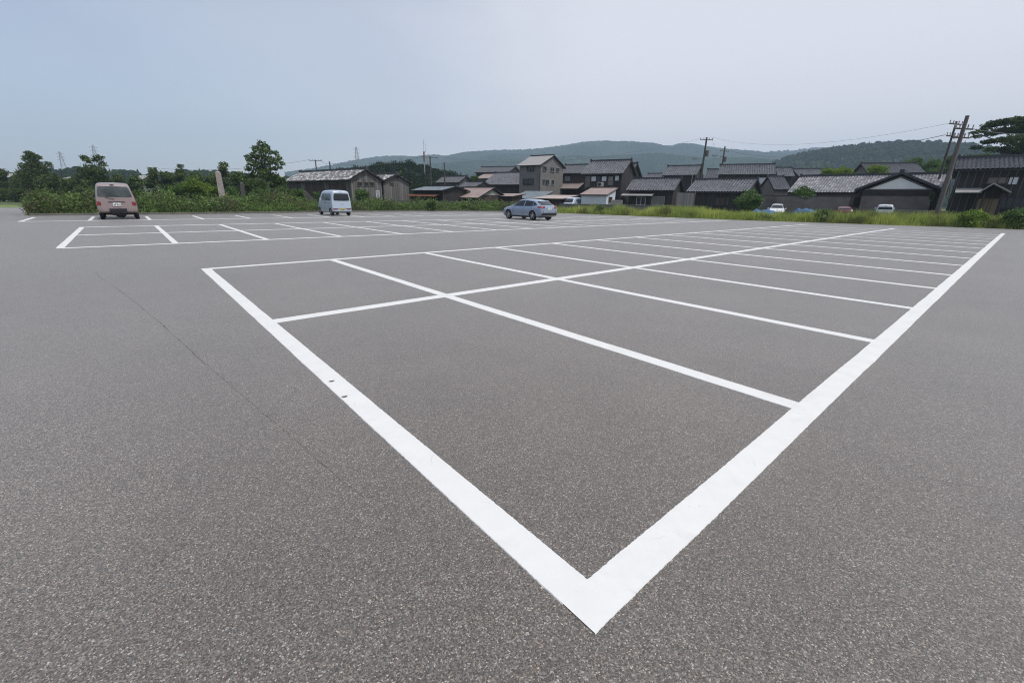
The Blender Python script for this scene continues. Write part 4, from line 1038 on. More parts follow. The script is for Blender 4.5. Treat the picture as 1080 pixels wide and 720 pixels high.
MT['tarp'] = simple('blue_tarpaulin', (.03,.115,.25), .6, .2, 2.0, bump_s=.3)
for (px, Y, w_, hh, lab) in ((806, 46.2, 2.5, .80, 'blue tarpaulin pile left below the white parked hatchback'), (850, 47, 2.3, .86, 'blue tarpaulin pile right of the white parked hatchback')):
    p = at(px, 219, Y); xs = np.linspace(-1, 1, 25); ys = np.linspace(-1, 1, 15)
    X, Yy = np.meshgrid(xs, ys); bmp = fbm(X * 2.2 + px, Yy * 2.2, 3, 5)
    Z = hh * np.clip(1 - np.maximum(np.abs(X), np.abs(Yy)) ** 4, 0, 1) * (.65 + .7 * bmp)
    V = np.stack([X * w_ / 2, Yy * 1.1, Z], -1).reshape(-1, 3); i, j = np.meshgrid(np.arange(14), np.arange(24), indexing='ij'); q = (i * 25 + j).ravel()
    o = mesh_np('tarpaulin_pile', V, np.stack([q, q + 1, q + 26, q + 25], -1), MT['tarp'], smooth=True)
    o.location = (p[0], p[1], -.02); o.rotation_euler = (0, 0, -.9); tag(o, lab, 'tarpaulin')

# stone monuments by the kerb, left
def pillar(name, label, px, ptop, Y, w0, w1, mat, base=True, cat='monument', dd=1.0):
    p = at(px, ptop, Y); zt = p[2]
    r = empty(name, (p[0], p[1], -.03), .55, label, cat)
    m = MB(); a, b = w0 / 2, w1 / 2; z0 = .5 if base else 0
    A_ = [(-a, -a * dd, z0), (a, -a * dd, z0), (a, a * dd, z0), (-a, a * dd, z0)]; B_ = [(-b, -b * dd, zt - .12), (b, -b * dd, zt - .12), (b, b * dd, zt - .12), (-b, b * dd, zt - .12)]
    vv = [m.bm.verts.new(q) for q in A_ + B_]; tp = m.bm.verts.new((0, 0, zt))
    for k in range(4): m.bm.faces.new([vv[k], vv[(k + 1) % 4], vv[4 + (k + 1) % 4], vv[4 + k]]); m.bm.faces.new([vv[4 + k], vv[4 + (k + 1) % 4], tp])
    m.bm.faces.new(vv[3::-1]); m.build('shaft', mat, r)
    if base:
        MB().box(-w0 * .8, w0 * .8, -w0 * .8, w0 * .8, .25, .498).build('plinth', mat, r, bevel=.02)
        MB().box(-w0 * 1.2, w0 * 1.2, -w0 * 1.2, w0 * 1.2, 0, .248).build('base', MT['concrete_dark'], r, bevel=.02)
    return r
pillar('stone_pillar', 'tall pale stone memorial pillar rising from the shrubs', 229.5, 180, 44, .54, .44, MT['stone'])
pillar('stone_pillar', 'shorter dark stone pillar right of the tall pale one', 254.5, 191.5, 43, .42, .34, MT['stone_dark'])
pillar('stone_post', 'small grey stone post between the shrubs and the barn', 300.5, 207, 43, .3, .26, MT['stone'], base=False, cat='stone post')
p = at(247, 212, 41.5); r = MB().box(-.65, .65, -.3, .3, 0, 1.05).build('stone_block', MT['stone'], bevel=.04); r.location = (p[0], p[1], -.03); r.rotation_euler = (0, 0, .5); tag(r, 'low pale stone block left below the dark pillar', 'stone block')
p = at(324, 205, 47); r = MB().prism([(-.7, 0, 0), (.75, 0, 0), (.6, 0, 1.1), (-.1, 0, 1.95), (-.6, 0, 1.7)], (0, .3, 0)).build('memorial_stone', MT['stone_dark'], bevel=.05); r.location = (p[0], p[1], -.03); r.rotation_euler = (0, 0, .5); tag(r, 'slanted brown memorial stone left of the microvan', 'memorial stone')

# ------------------------------------------------------------------ poles, pylons, wires
def pole(label, px, ptop, Y, r0, r1, mat, arms=(), name='utility_pole', trans=False, X0=None, base=-.05):
    p = at(px, ptop, Y)
    r = empty(name, (p[0], p[1], base), 0, label, 'pole', None)
    MB().tube([(0, 0, 0), (0, 0, p[2] - base)], [r0, r1], 12).build('pole_shaft', mat, r, smooth=False)
    for (dz, half, ang) in arms:
        a = MB(); z = p[2] - base - dz; c, s = math.cos(ang), math.sin(ang)
        a.tube([(-half * c, -half * s, z), (half * c, half * s, z)], .055, 6)
        ar = a.build('cross_arm', MT['pole_dark'], r)
        for k in (-1, -.45, .45, 1):
            MB().tube([(k * half * .95 * c, k * half * .95 * s, z + .05), (k * half * .95 * c, k * half * .95 * s, z + .3)], [.035, .05], 6).build('insulator', MT['stone'], ar)
    if trans: MB().tube([(.42, 0, p[2] - base - 2.9), (.42, 0, p[2] - base - 2.0)], .28, 12).build('transformer', MT['pole'], r)
    return p
P1 = pole('thick concrete utility pole at the grass edge beside the battened house', 1020.5, 122, 36, .19, .115, MT['pole'], [(.9, .85, .15), (1.5, .7, .15)])
P2 = pole('thin dark utility pole just behind the thick concrete one', 1009, 128, 46, .13, .08, MT['pole_dark'], [(.25, .9, .3), (1.3, .8, .3)])
P3 = pole('dark wooden utility pole standing behind the low black houses', 745.5, 145, 78, .2, .13, MT['pole_dark'], [(.35, 1.1, .1)], trans=True)
P4 = pole('farther utility pole with transformer right of the wooden one', 764.8, 154.5, 96, .2, .13, MT['pole_dark'], [(.9, 1.1, .3), (2.0, .9, .3)], trans=True)
P5 = pole('utility pole with one cross arm behind the barn roof', 332.5, 168.5, 105, .18, .12, MT['pole_dark'], [(.2, 1.4, .1)])
P6 = pole('short pole carrying a transformer behind the barn roof', 347.5, 170.5, 110, .18, .14, MT['pole_dark'], [], trans=True)
P7 = pole('utility pole with wide cross arm before the wooded knoll', 453.5, 165, 100, .2, .13, MT['pole_dark'], [(.2, 1.7, .05)])
P8 = pole('bare dark pole rising behind the low black shed', 468.5, 171.5, 74, .12, .09, MT['pole_dark'])
P9 = pole('thin grey aerial mast left of the wooden utility pole', 733, 166, 84, .06, .04, MT['steel'], [(.3, .5, 0)], name='aerial_mast')
P10 = pole('thin aerial mast between the two dark utility poles', 754, 163, 100, .06, .04, MT['steel'], [(.3, .6, 0)], name='aerial_mast')
p = at(446.5, 147.5, 140); r = empty('antenna_mast', (p[0], p[1], -.05), 0, 'tall slim antenna mast with dark red top on the knoll', 'antenna mast')
z = p[2]; MB().tube([(0, 0, 0), (0, 0, z - 6)], [.2, .14], 8).build('pole_shaft', MT['steel'], r)
MB().tube([(0, 0, z - 6), (0, 0, z - 3.2)], .22, 8).build('antenna', MT['rust'], r); MB().tube([(0, 0, z - 3.2), (0, 0, z)], .05, 6).tube([(.5, 0, z - 3.4), (.5, 0, z - 1)], .04, 6).tube([(0, 0, z - 3.3), (.5, 0, z - 3.3)], .04, 6).build('whip_aerial', MT['steel'], r)
def pylon(label, px, ptop, pbase, Y):
    p = at(px, ptop, Y); b = at(px, pbase, Y); H_ = p[2]
    r = empty('power_pylon', (p[0], p[1], 0), .6, label, 'pylon')
    m = MB(); w0 = H_ * .085
    wd = lambda z: w0 * (1 - z / H_) ** .9 + .35
    nz = 11; zs = [H_ * (1 - (1 - k / nz) ** 1.15) for k in range(nz + 1)]
    cr = [(-1, -1), (1, -1), (1, 1), (-1, 1)]
    for i in range(nz):
        for k in range(4):
            c, d = cr[k], cr[(k + 1) % 4]; wa, wb = wd(zs[i]), wd(zs[i + 1])
            m.tube([(c[0] * wa, c[1] * wa, zs[i]), (c[0] * wb, c[1] * wb, zs[i + 1])], .14, 5)
            m.tube([(c[0] * wa, c[1] * wa, zs[i]), (d[0] * wb, d[1] * wb, zs[i + 1])], .08, 4)
            m.tube([(c[0] * wb, c[1] * wb, zs[i + 1]), (d[0] * wb, d[1] * wb, zs[i + 1])], .08, 4)
    m.build('lattice_tower', MT['steel'], r)
    for f_ in (.80, .88, .95):
        a = MB(); z = H_ * f_; hw_ = H_ * .075
        a.tube([(-hw_, 0, z), (hw_, 0, z)], .12, 5); a.tube([(-hw_, 0, z), (0, 0, z + 1.2)], .08, 4); a.tube([(hw_, 0, z), (0, 0, z + 1.2)], .08, 4)
        a.build('cross_arm', MT['steel'], r)
    return p
Y1 = pylon('power pylon above the far wooded ridge beside the tallest pine', 62.5, 160, 180, 430)
Y2 = pylon('power pylon standing behind the forked pine', 97.5, 153, 180, 400)
Y3 = pylon('power pylon above the right end of the barn roof', 375.5, 155, 180, 420)
def wire(label, a, b, sag, rad=.013):
    a, b = np.array(a), np.array(b); ts = np.linspace(0, 1, 22)
    pts = [tuple(a + (b - a) * t - np.array([0, 0, sag * 4 * t * (1 - t)])) for t in ts]
    o = MB().tube(pts, rad, 5).build('power_line', MT['wire'])
    tag(o, label, 'power line')
off = lambda p, dx, dz: (p[0] + dx, p[1], p[2] + dz)
wire('power line from the wooden pole across to the wide armed pole', off(P3, -.9, -.2), off(P7, 1.5, .0), 2.2)
wire('power line joining the wooden pole and its farther neighbour', off(P3, .9, -.1), off(P4, -.9, -.8), .8)
wire('long power line from the farther pole to the thin dark pole', off(P4, .9, -.8), off(P2, -.7, -1.2), 1.6, .028)
wire('short line between the thin dark pole and thick concrete pole', off(P2, .6, -.2), off(P1, -.6, -.7), .25, .022)
wire('lower short line between the thin dark pole and thick concrete pole', off(P2, .6, -1.2), off(P1, -.6, -1.4), .3, .022)
wire('line leaving the thick concrete pole past the spreading pine', off(P1, .8, -.9), tuple(at(1180, 128, 36)), .6, .02)
wire('line between the two poles behind the barn roof', off(P5, 1.2, 0), off(P6, 0, -.4), .4, .025)
wire('line from the barn pole away past the big leafy tree', off(P5, -1.2, 0), tuple(at(170, 178, 110)), 1.0, .025)
wire('long line from the short transformer pole to wide armed pole', off(P6, 0, -.4), off(P7, -1.5, 0), 1.0, .025)
wire('high power line strung from the wooden pole to the thick pole', off(P3, .6, .1), off(P1, -.5, -.4), 1.4, .009)
# two dark leaves on the white line
for (px, py, lab) in ((350, 402, 'small dark leaf lying on the thick white line, farther one'), (363.5, 418.3, 'small dark leaf lying on the thick white line, nearer one')):
    d = ray(px, py); k = -(CAM_H - .0055) / d[2]; g = d * k
    n_ = 9; V = []; F = []
    for i in range(n_):
        t = i / (n_ - 1) * 2 - 1; wv = .009 * (1 - t * t) ** .7 + .0004
        V += [(t * .022, -wv, .003 + .004 * t * t), (t * .022, 0, .0005 + .004 * t * t), (t * .022, wv, .0035 + .004 * t * t)]
    for i in range(n_ - 1):
        for j in range(2): F.append((3 * i + j, 3 * i + j + 3, 3 * i + j + 4, 3 * i + j + 1))
    o = mesh_np('fallen_leaf', V, F, MT['stone_dark'], smooth=True); o.location = (g[0], g[1], .0055); o.rotation_euler = (0, 0, .45)
    tag(o, lab, 'leaf')
# ------------------------------------------------------------------ vegetation
def px2m(px, py, Y, w):                     # width of w photo pixels at that place, in metres
    d = ray(px, py); return w * (Y / d[1]) / F_PX
def leaves(C, ln, wd, up=0.0, r=rng):
    """rhombic leaves around centres C (n,3); ln, wd arrays or scalars"""
    n = len(C); nrm = r.normal(size=(n, 3)); nrm[:, 2] = nrm[:, 2] + up; nrm /= np.linalg.norm(nrm, axis=1)[:, None]
    t = r.normal(size=(n, 3)); t -= nrm * (t * nrm).sum(1)[:, None]; t /= np.linalg.norm(t, axis=1)[:, None]
    b = np.cross(nrm, t)
    ln = (np.ones(n) * ln * r.uniform(.7, 1.3, n))[:, None]; wd = (np.ones(n) * wd * r.uniform(.7, 1.3, n))[:, None]
    V = np.stack([C - t * ln * .5, C + b * wd * .5 - t * ln * .05, C + t * ln * .5, C - b * wd * .5 - t * ln * .05], 1)
    F = np.arange(4 * n).reshape(n, 4)
    return V.reshape(-1, 3), F
def clump_pts(c, rad, n, r=rng, shell=.45):
    d = r.normal(size=(n, 3)); d /= np.linalg.norm(d, axis=1)[:, None]
    k = (shell + (1 - shell) * r.random(n)) ** .8 * r.uniform(.8, 1.12, n)
    lump = 1 + .25 * np.sin(d[:, 0] * 5 + c[0]) * np.sin(d[:, 1] * 5 + c[1]) + .2 * np.sin(d[:, 2] * 7 + c[2])
    return np.asarray(c) + d * (k * lump)[:, None] * np.asarray(rad)
def tree(name, label, base, H, clumps, mat, leaf_s=(.24, .13), dens=3.0, trunk_r=.14, cat='tree', group=None, lean=(0, 0), bark='bark', up=.3, limbs=True):
    """clumps: list of (x,y,z, rx,ry,rz) relative to the base"""
    root = empty(name, tuple(base), 0, label, cat, group)
    cs = np.array(clumps, float)
    top = cs[np.argmax(cs[:, 2])]
    tk = MB(); n = 7
    pts = []; rad = []
    ht = min(H * .93, top[2])
    for i in range(n):
        f = i / (n - 1)
        pts.append((top[0] * f ** 1.5 + lean[0] * math.sin(f * 3) * .3 + rng.normal(0, .03), top[1] * f ** 1.5 + rng.normal(0, .03), f * ht)); rad.append(trunk_r * (1 - .8 * f) * (1.25 if i == 0 else 1))
    tk.tube(pts, rad, 8)
    if limbs:
        for c in cs[::max(1, len(cs) // 16)]:
            zb = max(.15 * H, min(ht * .9, c[2] - .45 * math.hypot(c[0], c[1]) - .1)); f = zb / ht
            p0 = np.array([top[0] * f ** 1.5, top[1] * f ** 1.5, zb]); p1 = c[:3]
            mid = (p0 + p1) / 2 + np.array([0, 0, .12 * np.linalg.norm(p1 - p0)]) + rng.normal(0, .05, 3)
            rr = trunk_r * (1 - .75 * f) * .5
            tk.tube([tuple(p0), tuple(mid), tuple(p1)], [rr, rr * .65, rr * .25], 5, cap=False)
    tk.build('trunk', MT[bark], root, smooth=True)
    Ps = []
    la = leaf_s[0] * leaf_s[1] * .5
    for c in cs:
        area = 4 * math.pi * ((c[3] * c[4] + c[3] * c[5] + c[4] * c[5]) / 3)
        Ps.append(clump_pts(c[:3], c[3:6], int(np.clip(dens * area * .33 / la, 30, 2600))))
    P = np.concatenate(Ps); P[:, 2] = np.maximum(P[:, 2], .08)
    V, F = leaves(P, leaf_s[0], leaf_s[1], up)
    mesh_np('crown', V, F, MT[mat], root)
    return root
def px_tree(name, label, Y, base_px, spots, mat, flat=.8, grow=1.0, **kw):
    """spots: (px, py, r_px[, flatten]) of the leaf clumps as they show in the photo; depth is spread around Y"""
    bx = at(base_px, 212, Y); base = np.array([bx[0], bx[1], -.05]); cl = []
    for sp in spots:
        x, y, rp = sp[:3]; fl = sp[3] if len(sp) > 3 else flat
        rm = px2m(x, y, Y, rp) * grow; dy = rng.normal(0, rm * .8)
        c = at(x, y, Y + dy) - base
        cl.append((c[0], c[1], c[2], rm, rm, rm * fl))
        if rm > .9:                          # break large clumps up
            for _ in range(3):
                a = rng.uniform(0, 6.28); q = rm * .75
                cl.append((c[0] + math.cos(a) * q, c[1] + math.sin(a) * q, c[2] + rng.uniform(-.4, .35) * rm * fl, rm * .5, rm * .5, rm * .45 * fl))
    H = max(c[2] + c[5] for c in cl)
    return tree(name, label, base, H, cl, mat, **kw)
def auto_spots(px, ytop, ybot, w, n, kind, r=rng):
    out = []
    for i in range(n):
        f = (i + .5) / n
        y = ytop + (ybot - ytop) * f
        if kind == 'pine': hw_ = w / 2 * (.25 + .75 * f ** .8)
        elif kind == 'round': hw_ = w / 2 * math.sin(math.pi * (.12 + .80 * f)) ** .6
        else: hw_ = w / 2 * (.55 + .45 * math.sin(math.pi * f))
        rp = w * r.uniform(.15, .24)
        for sgn in (-1, 1) if hw_ > rp else (0,):
            x = px + sgn * max(0, hw_ - rp) * r.uniform(.35, 1.0)
            out.append((x, y + r.normal(0, (ybot - ytop) * .04) + (rp * .6 if i == 0 else 0), rp, .7))
        if r.random() < .6: out.append((px + r.normal(0, w * .12), y, rp * 1.1, .7))
    return out
PN = dict(leaf_s=(.30, .10), dens=3.2, up=.6)
# left belt of pines and broadleaves
px_tree('pine_tree', 'tallest dark pine of the left belt with a ragged leaning top', 62, 34, [(31,162,4),(28,166,4),(35,165,4.5),(40,166,3.5),(33,171,6.5),(26,175,5),(40,173,5.5),(46,176,3.5),(51,172.5,3),(53,175,2.5),(34,180,9),(24,183,6),(45,183,7),(34,190,11),(22,192,7),(47,192,8),(34,201,12),(22,204,8),(48,203,9)], 'leaf_pine', **PN)
px_tree('pine_tree', 'dark pine forked into two tufts behind the beige van', 60, 98, [(90,167,4),(87,166,3),(93,170,3.5),(103,166.5,4),(100,169,3),(107,166,2.5),(108,173,4),(97,178,7),(88,180,6),(106,180,6),(98,188,10),(86,190,7),(110,190,7),(97,198,11),(86,203,8),(110,203,8)], 'leaf_pine', **PN)
k = 0
for (px, yt, yb, wv, Y, mat, lab) in (
    (4, 178, 211, 18, 66, 'leaf_pine', 'dark pine cut by the picture edge beside the road end'),
    (17, 184, 211, 20, 64, 'leaf_pine', 'low broad pine between the picture edge and the tallest left pine'),
    (58, 184, 211, 24, 64, 'leaf_pine', 'low dark pine just right of the tallest left pine'),
    (74, 187, 212, 24, 62, 'leaf_dark', 'low dark thicket tree between tallest and forked pines'),
    (124, 182, 212, 26, 64, 'leaf_pine', 'dark pine rising behind the roof of the beige van'),
    (143, 186, 212, 24, 66, 'leaf_dark', 'low dark tree right behind the beige van'),
    (162, 177, 212, 24, 64, 'leaf_pine', 'dark bushy pine right of the beige van'),
    (177, 182, 212, 22, 66, 'leaf_dark', 'dark rounded tree between the two bushy pines'),
    (190, 170, 212, 20, 62, 'leaf_pine', 'slender pine with pointed top left of the stone pillar'),
    (207, 183, 212, 26, 68, 'leaf_dark', 'dark tree behind the bright yellow green shrub'),
    (222, 184, 212, 22, 70, 'leaf_dark', 'dark tree directly behind the tall stone pillar'),
    (235, 171, 212, 22, 64, 'leaf_pine', 'dark pine behind and right of the tall stone pillar'),
    (250, 180, 214, 22, 62, 'leaf_dark', 'dark green tree behind the shorter stone pillar'),
    (263, 186, 214, 20, 58, 'leaf_dark', 'low dark tree left under the big leafy tree'),
    (294, 186, 214, 24, 56, 'leaf_dark', 'dense dark tree between the big leafy tree and the barn'),
    (-14, 180, 212, 26, 62, 'leaf_pine', 'dark pine standing left beyond the picture edge')):
    px_tree('pine_tree' if mat == 'leaf_pine' else 'tree', lab, Y, px, auto_spots(px, yt, yb, wv, 7, 'pine' if mat == 'leaf_pine' else 'round'), mat, group='trees of the left belt', **(PN if mat == 'leaf_pine' else dict(leaf_s=(.26, .16), dens=3.0)))
px_tree('tree', 'big open leafy tree towering left of the barn', 52, 279, [(275,152,3.5),(280,155,4),(270,157,4),(276,160,4.5),(283,160,4),(268,164,4),(262,166.5,3.5),(275,167,5),(284,168,4.5),(291,161.5,3),(294,167,3.2),(289,171,4),(297,172.5,2.8),(265,172,4.5),(273,175,5.5),(282,176,5),(290,178,3),(262,178,3),(270,183,6),(280,184,6.5),(288,187,5),(263,187,4.5),(296,177,2)], 'leaf_dark', leaf_s=(.22, .14), dens=2.6, trunk_r=.2, grow=1.22)
_d = ray(849, 203); BUSH_Y = float(plan_hit(T.O + T.n * (T.over - .95), T.n, _d) * _d[1])
# shrubs along the kerb, each a thing
for (px, yt, yb, wv, Y, mat, lab) in (
    (205, 190, 207, 40, 46, 'leaf_bright', 'bright yellow green shrub left of the tall stone pillar'),
    (224, 196, 210, 24, 45, 'leaf_bright', 'yellow green shrub at the foot of the tall stone pillar'),
    (186, 197, 212, 24, 46, 'leaf_mid', 'mid green shrub left of the bright yellow green one'),
    (244, 196, 212, 18, 47, 'leaf_mid', 'green shrub between the two stone pillars'),
    (262, 204, 219, 20, 42, 'leaf_mid', 'green shrub right of the short dark stone pillar'),
    (272, 186, 212, 30, 50, 'leaf_dark', 'dense dark shrub tree filling under the big leafy crown'),
    (277, 199, 214, 24, 46, 'leaf_dark', 'dark shrub under the big leafy tree'),
    (293, 208, 222, 22, 41, 'leaf_weed', 'pale green shrub by the kerb left of the stone post'),
    (306, 197, 215, 20, 47, 'leaf_dark', 'dark round shrub before the left end of the barn'),
    (316, 200, 216, 16, 46, 'leaf_mid', 'fresh green shrub left of the slanted memorial stone'),
    (334, 201, 217, 12, 49, 'leaf_mid', 'green shrub right of the slanted memorial stone'),
    (381, 198, 216, 22, 50, 'leaf_mid', 'green shrub before the barn gable right of the microvan'),
    (60, 204, 224, 50, 30.5, 'leaf_weed', 'broad pale green shrub at the corner of the kerb'),
    (36, 206, 226, 22, 29.5, 'leaf_weed', 'loose weedy shrub at the road corner left of the kerb'),
    (455, 211, 222, 14, 50, 'leaf_dark', 'dark shrub in the weeds before the black shed'),
    (493, 213, 222, 16, 53, 'leaf_weed', 'dusty shrub in the weeds before the brown shed'),
    (790, 203.5, 221, 32, 52, 'leaf_mid', 'round green tree shading the end of the long low black house'),
    (849, 200, 208, 27, BUSH_Y, 'leaf_mid', 'green bush showing over the mortar wall before the silver roof'),
    (884, 177.5, 186, 38, 66, 'leaf_bright', 'light green treetop showing above the silver roof ridge'),
    (925, 173.5, 186, 24, 64, 'leaf_bright', 'light green treetop before the plain grey roof behind the gable'),
    (962, 167, 184, 26, 92, 'leaf_mid', 'green tree behind the plain grey roofed house'),
    (985, 171, 186, 30, 84, 'leaf_mid', 'green tree behind the thick utility pole'),
    (1003, 164, 190, 20, 66, 'leaf_dark', 'dark tree between the thick pole and the battened house roof'),
    (1035, 162, 180, 40, 75, 'leaf_dark', 'dark trees mass behind the upper tiled roof tier'),
    (983, 203, 212, 6, 41, 'leaf_mid', 'small green plant at the right corner of the white gable'),
    (1029, 221, 237, 36, 33.2, 'leaf_bright', 'bright leafy bush in the grass before the battened house door'),
    (1074, 219, 239, 40, 31.8, 'leaf_mid', 'bigger leafy bush in the grass at the right picture edge'),
    (868, 221, 235, 18, 37.3, 'leaf_weed', 'dark weedy clump in the grass below the silver roof'),
    (632, 217, 226, 14, 50, 'leaf_weed', 'weedy clump in the grass right of the hatchback'),
    (500, 184, 194, 12, 88, 'leaf_mid', 'small green tree glimpsed left of the pale brown roof')):
    px_tree('shrub', lab, Y, px, auto_spots(px, yt, yb, wv, 4, 'round'), mat, cat='tree' if ('tree' in lab.split(' ')[:3] or 'treetop' in lab) else 'shrub', leaf_s=(.17, .11), dens=2.6, trunk_r=.05, limbs=Y < 60)
# spreading pine, right
px_tree('pine_tree', 'large spreading pine behind the battened house at the right edge', 62, 1090, [(1028,140,4,.4),(1035,138,5,.45),(1030,144,4,.4),(1042,133,6,.45),(1050,130,7,.45),(1060,129,7,.5),(1070,127,7,.5),(1080,128,8,.5),(1092,128,9,.5),(1045,141,6,.4),(1055,138,7,.45),(1068,137,8,.5),(1080,138,9,.6),(1095,140,10,.6),(1040,150,5,.4),(1030,156,5,.35),(1048,149,6,.4),(1062,147,7,.45),(1076,149,10,.6),(1092,152,11,.7),(1045,158,6,.35),(1060,158,7,.45),(1075,160,10,.6),(1090,163,11,.7),(1065,168,8,.5),(1080,170,10,.6),(1105,145,12,.7),(1110,160,12,.7)], 'leaf_pine', leaf_s=(.34, .12), dens=3.4, trunk_r=.4, up=.7, grow=1.15)
# dark hedge at the end of the road
hp = at(-30, 214, 64); hq = at(26, 214, 63)
n = 9000; f = rng.random(n); P = hp[None, :] + (hq - hp)[None, :] * f[:, None]
hh = 1.5 + .35 * vnoise(f * 14, f * 0 + 3, 5)
P[:, 2] = rng.random(n) ** .6 * hh; P[:, 0] += rng.normal(0, .3, n); P[:, 1] += rng.normal(0, .5, n)
V, F = leaves(P, .2, .12, .4); o = mesh_np('hedge', V, F, MT['leaf_dark']); tag(o, 'low dark hedge beyond the strip of mown grass at the road end', 'hedge')

# --- weeds behind the kerb: stuff
kpd = np.array(dens([G(s, t)[:2] for s, t in EDGE_BACK], .25)); nk = len(kpd)
dk = np.gradient(kpd, axis=0); dk /= np.linalg.norm(dk, axis=1)[:, None]; nk_ = np.stack([-dk[:, 1], dk[:, 0]], 1)
def band(npl, edge, nrm, lo, hi, r=rng):
    i = r.integers(0, len(edge), npl); o_ = lo + (hi - lo) * r.random(npl)
    return edge[i] + nrm[i] * o_[:, None] + r.normal(0, .12, (npl, 2)), o_, i
npl = 5200
Q, off_, idx = band(npl, kpd, nk_, .35, 4.2)
hgt = (.18 + 1.45 * fbm(Q[:, 0] / 1.9, Q[:, 1] / 1.9, 3, 21) ** 1.35 + np.abs(rng.normal(0, .16, npl))) * np.clip(.45 + off_ * .45, 0, 1.15) * (1.12 - .10 * (idx / nk))
Vs = []; Fs = []; nb = 0
lf = 13
f = rng.random((npl, lf)) ** .75
C = np.stack([Q[:, 0:1] + rng.normal(0, .13, (npl, lf)) * (1.2 - .5 * f), Q[:, 1:2] + rng.normal(0, .13, (npl, lf)) * (1.2 - .5 * f), f * hgt[:, None]], -1).reshape(-1, 3)
V, F = leaves(C, .17, .075, .5)
tag(mesh_np('weeds', V, F, MT['leaf_weed']), kind='stuff')
def blades(Q, H, wd, mat, name, lean=.3, r=rng):
    n = len(Q); a = r.uniform(0, 6.28, n); ca, sa = np.cos(a), np.sin(a); ln = H * np.abs(r.normal(lean, .16, n)); b = r.uniform(0, 6.28, n)
    w2 = wd * r.uniform(.6, 1.3, n) / 2
    z0 = np.full(n, -.04)
    def lv(f, k, wk):
        cx = Q[:, 0] + np.cos(b) * ln * k; cy = Q[:, 1] + np.sin(b) * ln * k
        return np.stack([cx - ca * w2 * wk, cy - sa * w2 * wk, z0 + H * f], -1), np.stack([cx + ca * w2 * wk, cy + sa * w2 * wk, z0 + H * f], -1)
    L0, R0 = lv(0, 0, 1); L1, R1 = lv(.55, .3, .9); L2, R2 = lv(.97, 1, .12)
    V = np.stack([L0, R0, L1, R1, L2, R2], 1).reshape(-1, 3); i = np.arange(n) * 6
    F = np.concatenate([np.stack([i, i + 1, i + 3, i + 2], -1), np.stack([i + 2, i + 3, i + 5, i + 4], -1)])
    return tag(mesh_np(name, V, F, MT[mat]), kind='stuff')
Q, off_, idx = band(15000, kpd, nk_, .2, 3.4)
blades(Q, (.3 + .95 * fbm(Q[:, 0] / 1.3, Q[:, 1] / 1.3, 3, 4) + np.abs(rng.normal(0, .12, len(Q)))) * np.clip(.35 + off_ * .5, 0, 1), .026, 'leaf_weed', 'wild_grass')
# --- tall grass verge on the right: stuff
kr = np.array(dens([G(s, t)[:2] for s, t in EDGE_R], .25)); dr = np.gradient(kr, axis=0); dr /= np.linalg.norm(dr, axis=1)[:, None]; nr_ = np.stack([-dr[:, 1], dr[:, 0]], 1)
c0 = np.array(G(30, 20)[:2])
if ((kr[len(kr) // 2] - c0) @ nr_[len(kr) // 2]) < 0: nr_ = -nr_
Q, off_, idx = band(62000, kr, nr_, .1, 4.6)
hgt = (.22 + 1.25 * fbm(Q[:, 0] / 1.9, Q[:, 1] / 1.9, 3, 8) ** 1.2 + rng.normal(0, .13, len(Q))) * np.clip(.42 + off_ * .75, 0, 1)
blades(Q, np.clip(hgt, .12, 1.25), .03, 'grass', 'verge_grass', .28)
# a fringe of short weeds creeping over the edge of the asphalt
Q, off_, idx = band(5000, kr, nr_, -.12, .5)
blades(Q, .1 + .16 * rng.random(len(Q)), .02, 'grass', 'edge_grass', .6)
Q, off_, idx = band(2600, kpd, nk_, .1, .6)
blades(Q, .08 + .2 * rng.random(len(Q)), .02, 'grass', 'edge_grass', .6)
# rough grass between verge and village (mostly hidden)
Q = np.stack([rng.uniform(4, 62, 9000), rng.uniform(30, 62, 9000)], -1); st_q = np.stack([(Q - ORG) @ E1, (Q - ORG) @ E2], -1)
keep = (st_q[:, 0] > 47) & (st_q[:, 0] < 58); Q = Q[keep]
blades(Q, .12 + .25 * rng.random(len(Q)), .03, 'grass', 'rough_grass', .4)

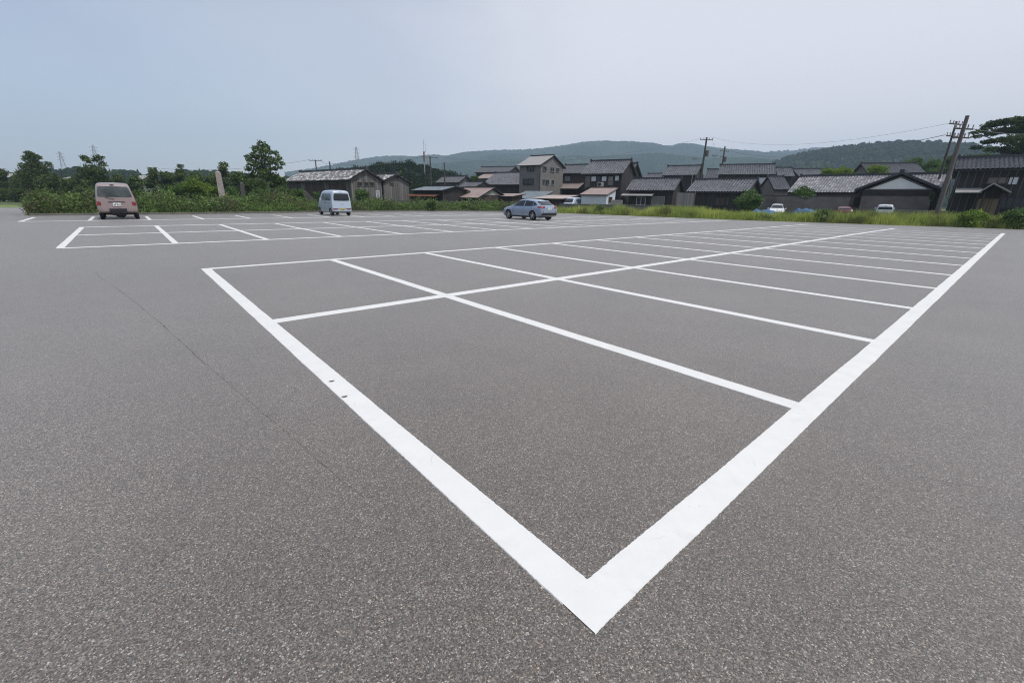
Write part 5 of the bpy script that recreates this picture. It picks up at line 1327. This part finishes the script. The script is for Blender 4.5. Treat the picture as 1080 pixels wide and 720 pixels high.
# --- woods on the near hills: stuff
bm = bmesh.new(); bmesh.ops.create_icosphere(bm, subdivisions=2, radius=1.0); bm.verts.ensure_lookup_table()
ICO_V = np.array([v.co[:] for v in bm.verts]); ICO_F = np.array([[v.index for v in f.verts] for f in bm.faces]); bm.free()
def sample_hill(name, n, r0=0.0, r1=1.0, r=rng):
    a, rr, Z = HILLS[name]; na, nr = len(a), len(rr)
    i = r.uniform(r0, r1, n) * (nr - 1.001); j = r.random(n) * (na - 1.001); i0 = i.astype(int); j0 = j.astype(int)
    z = Z[i0, j0]; A = a[0] + (a[-1] - a[0]) * j / (na - 1); RR = np.interp(i, np.arange(nr), rr)
    return np.stack([RR * np.sin(A), RR * np.cos(A), z], -1)
def woods(name, hillname, n, rmin, rmax, mat, r0=0.0, r1=.8, conif=.25):
    P = sample_hill(hillname, n, r0, r1); P = P[P[:, 2] > -.2]; n = len(P)
    rad = rng.uniform(rmin, rmax, n); nv = len(ICO_V)
    jit = rng.uniform(.82, 1.14, (n, nv, 1))
    V = ICO_V[None] * jit * rad[:, None, None]
    con = rng.random(n) < conif
    zz = V[:, :, 2].copy(); k = np.clip(1 - (zz / rad[:, None] + 1) / 2, .12, 1)
    V[con, :, 0] *= k[con]; V[con, :, 1] *= k[con]; V[con, :, 2] *= 1.35
    V[:, :, 2] *= .95
    V = V + P[:, None, :] + np.array([0, 0, .25]) * rad[:, None, None]
    F = (ICO_F[None] + (np.arange(n) * nv)[:, None, None]).reshape(-1, 3)
    return tag(mesh_np(name, V.reshape(-1, 3), F, MT[mat]), kind='stuff')
woods('hill_woods', 'right', 9500, 1.7, 3.6, 'leaf_hill', .0, .72)
woods('hill_woods', 'left', 1500, 1.6, 3.4, 'leaf_hill', .0, .85, .2)
P = sample_hill('knoll', 650, .02, .8); P = P[P[:, 2] > -.2]; Ps = []
for p in P:
    r_ = rng.uniform(1.2, 2.3); Ps.append(clump_pts((p[0], p[1], p[2] + r_ * .5), (r_, r_, r_ * .85), 330))
V, F = leaves(np.concatenate(Ps), .5, .32, .4); tag(mesh_np('knoll_woods', V, F, MT['leaf_hill']), kind='stuff')

# ------------------------------------------------------------------ repeats share a group
GROUPS = {'house': 'houses of the village', 'barn': 'weathered barns left of the village', 'shed': 'low sheds before the village',
          'utility_pole': 'utility poles of the village', 'aerial_mast': 'thin aerial masts on the village', 'power_pylon': 'power pylons on the skyline',
          'power_line': 'overhead power lines', 'parked_car': 'vehicles parked before the houses', 'parked_van': 'vehicles parked before the houses',
          'stone_pillar': 'stone pillars in the shrubs', 'fallen_leaf': 'leaves on the white line', 'tarpaulin_pile': 'blue tarpaulin piles in the grass',
          'shrub': 'shrubs and small trees around the lot'}
for o in list(bpy.data.objects):
    if o.parent is None and 'category' in o and 'group' not in o:
        g = GROUPS.get(o.name.split('.')[0])
        if g: o['group'] = g
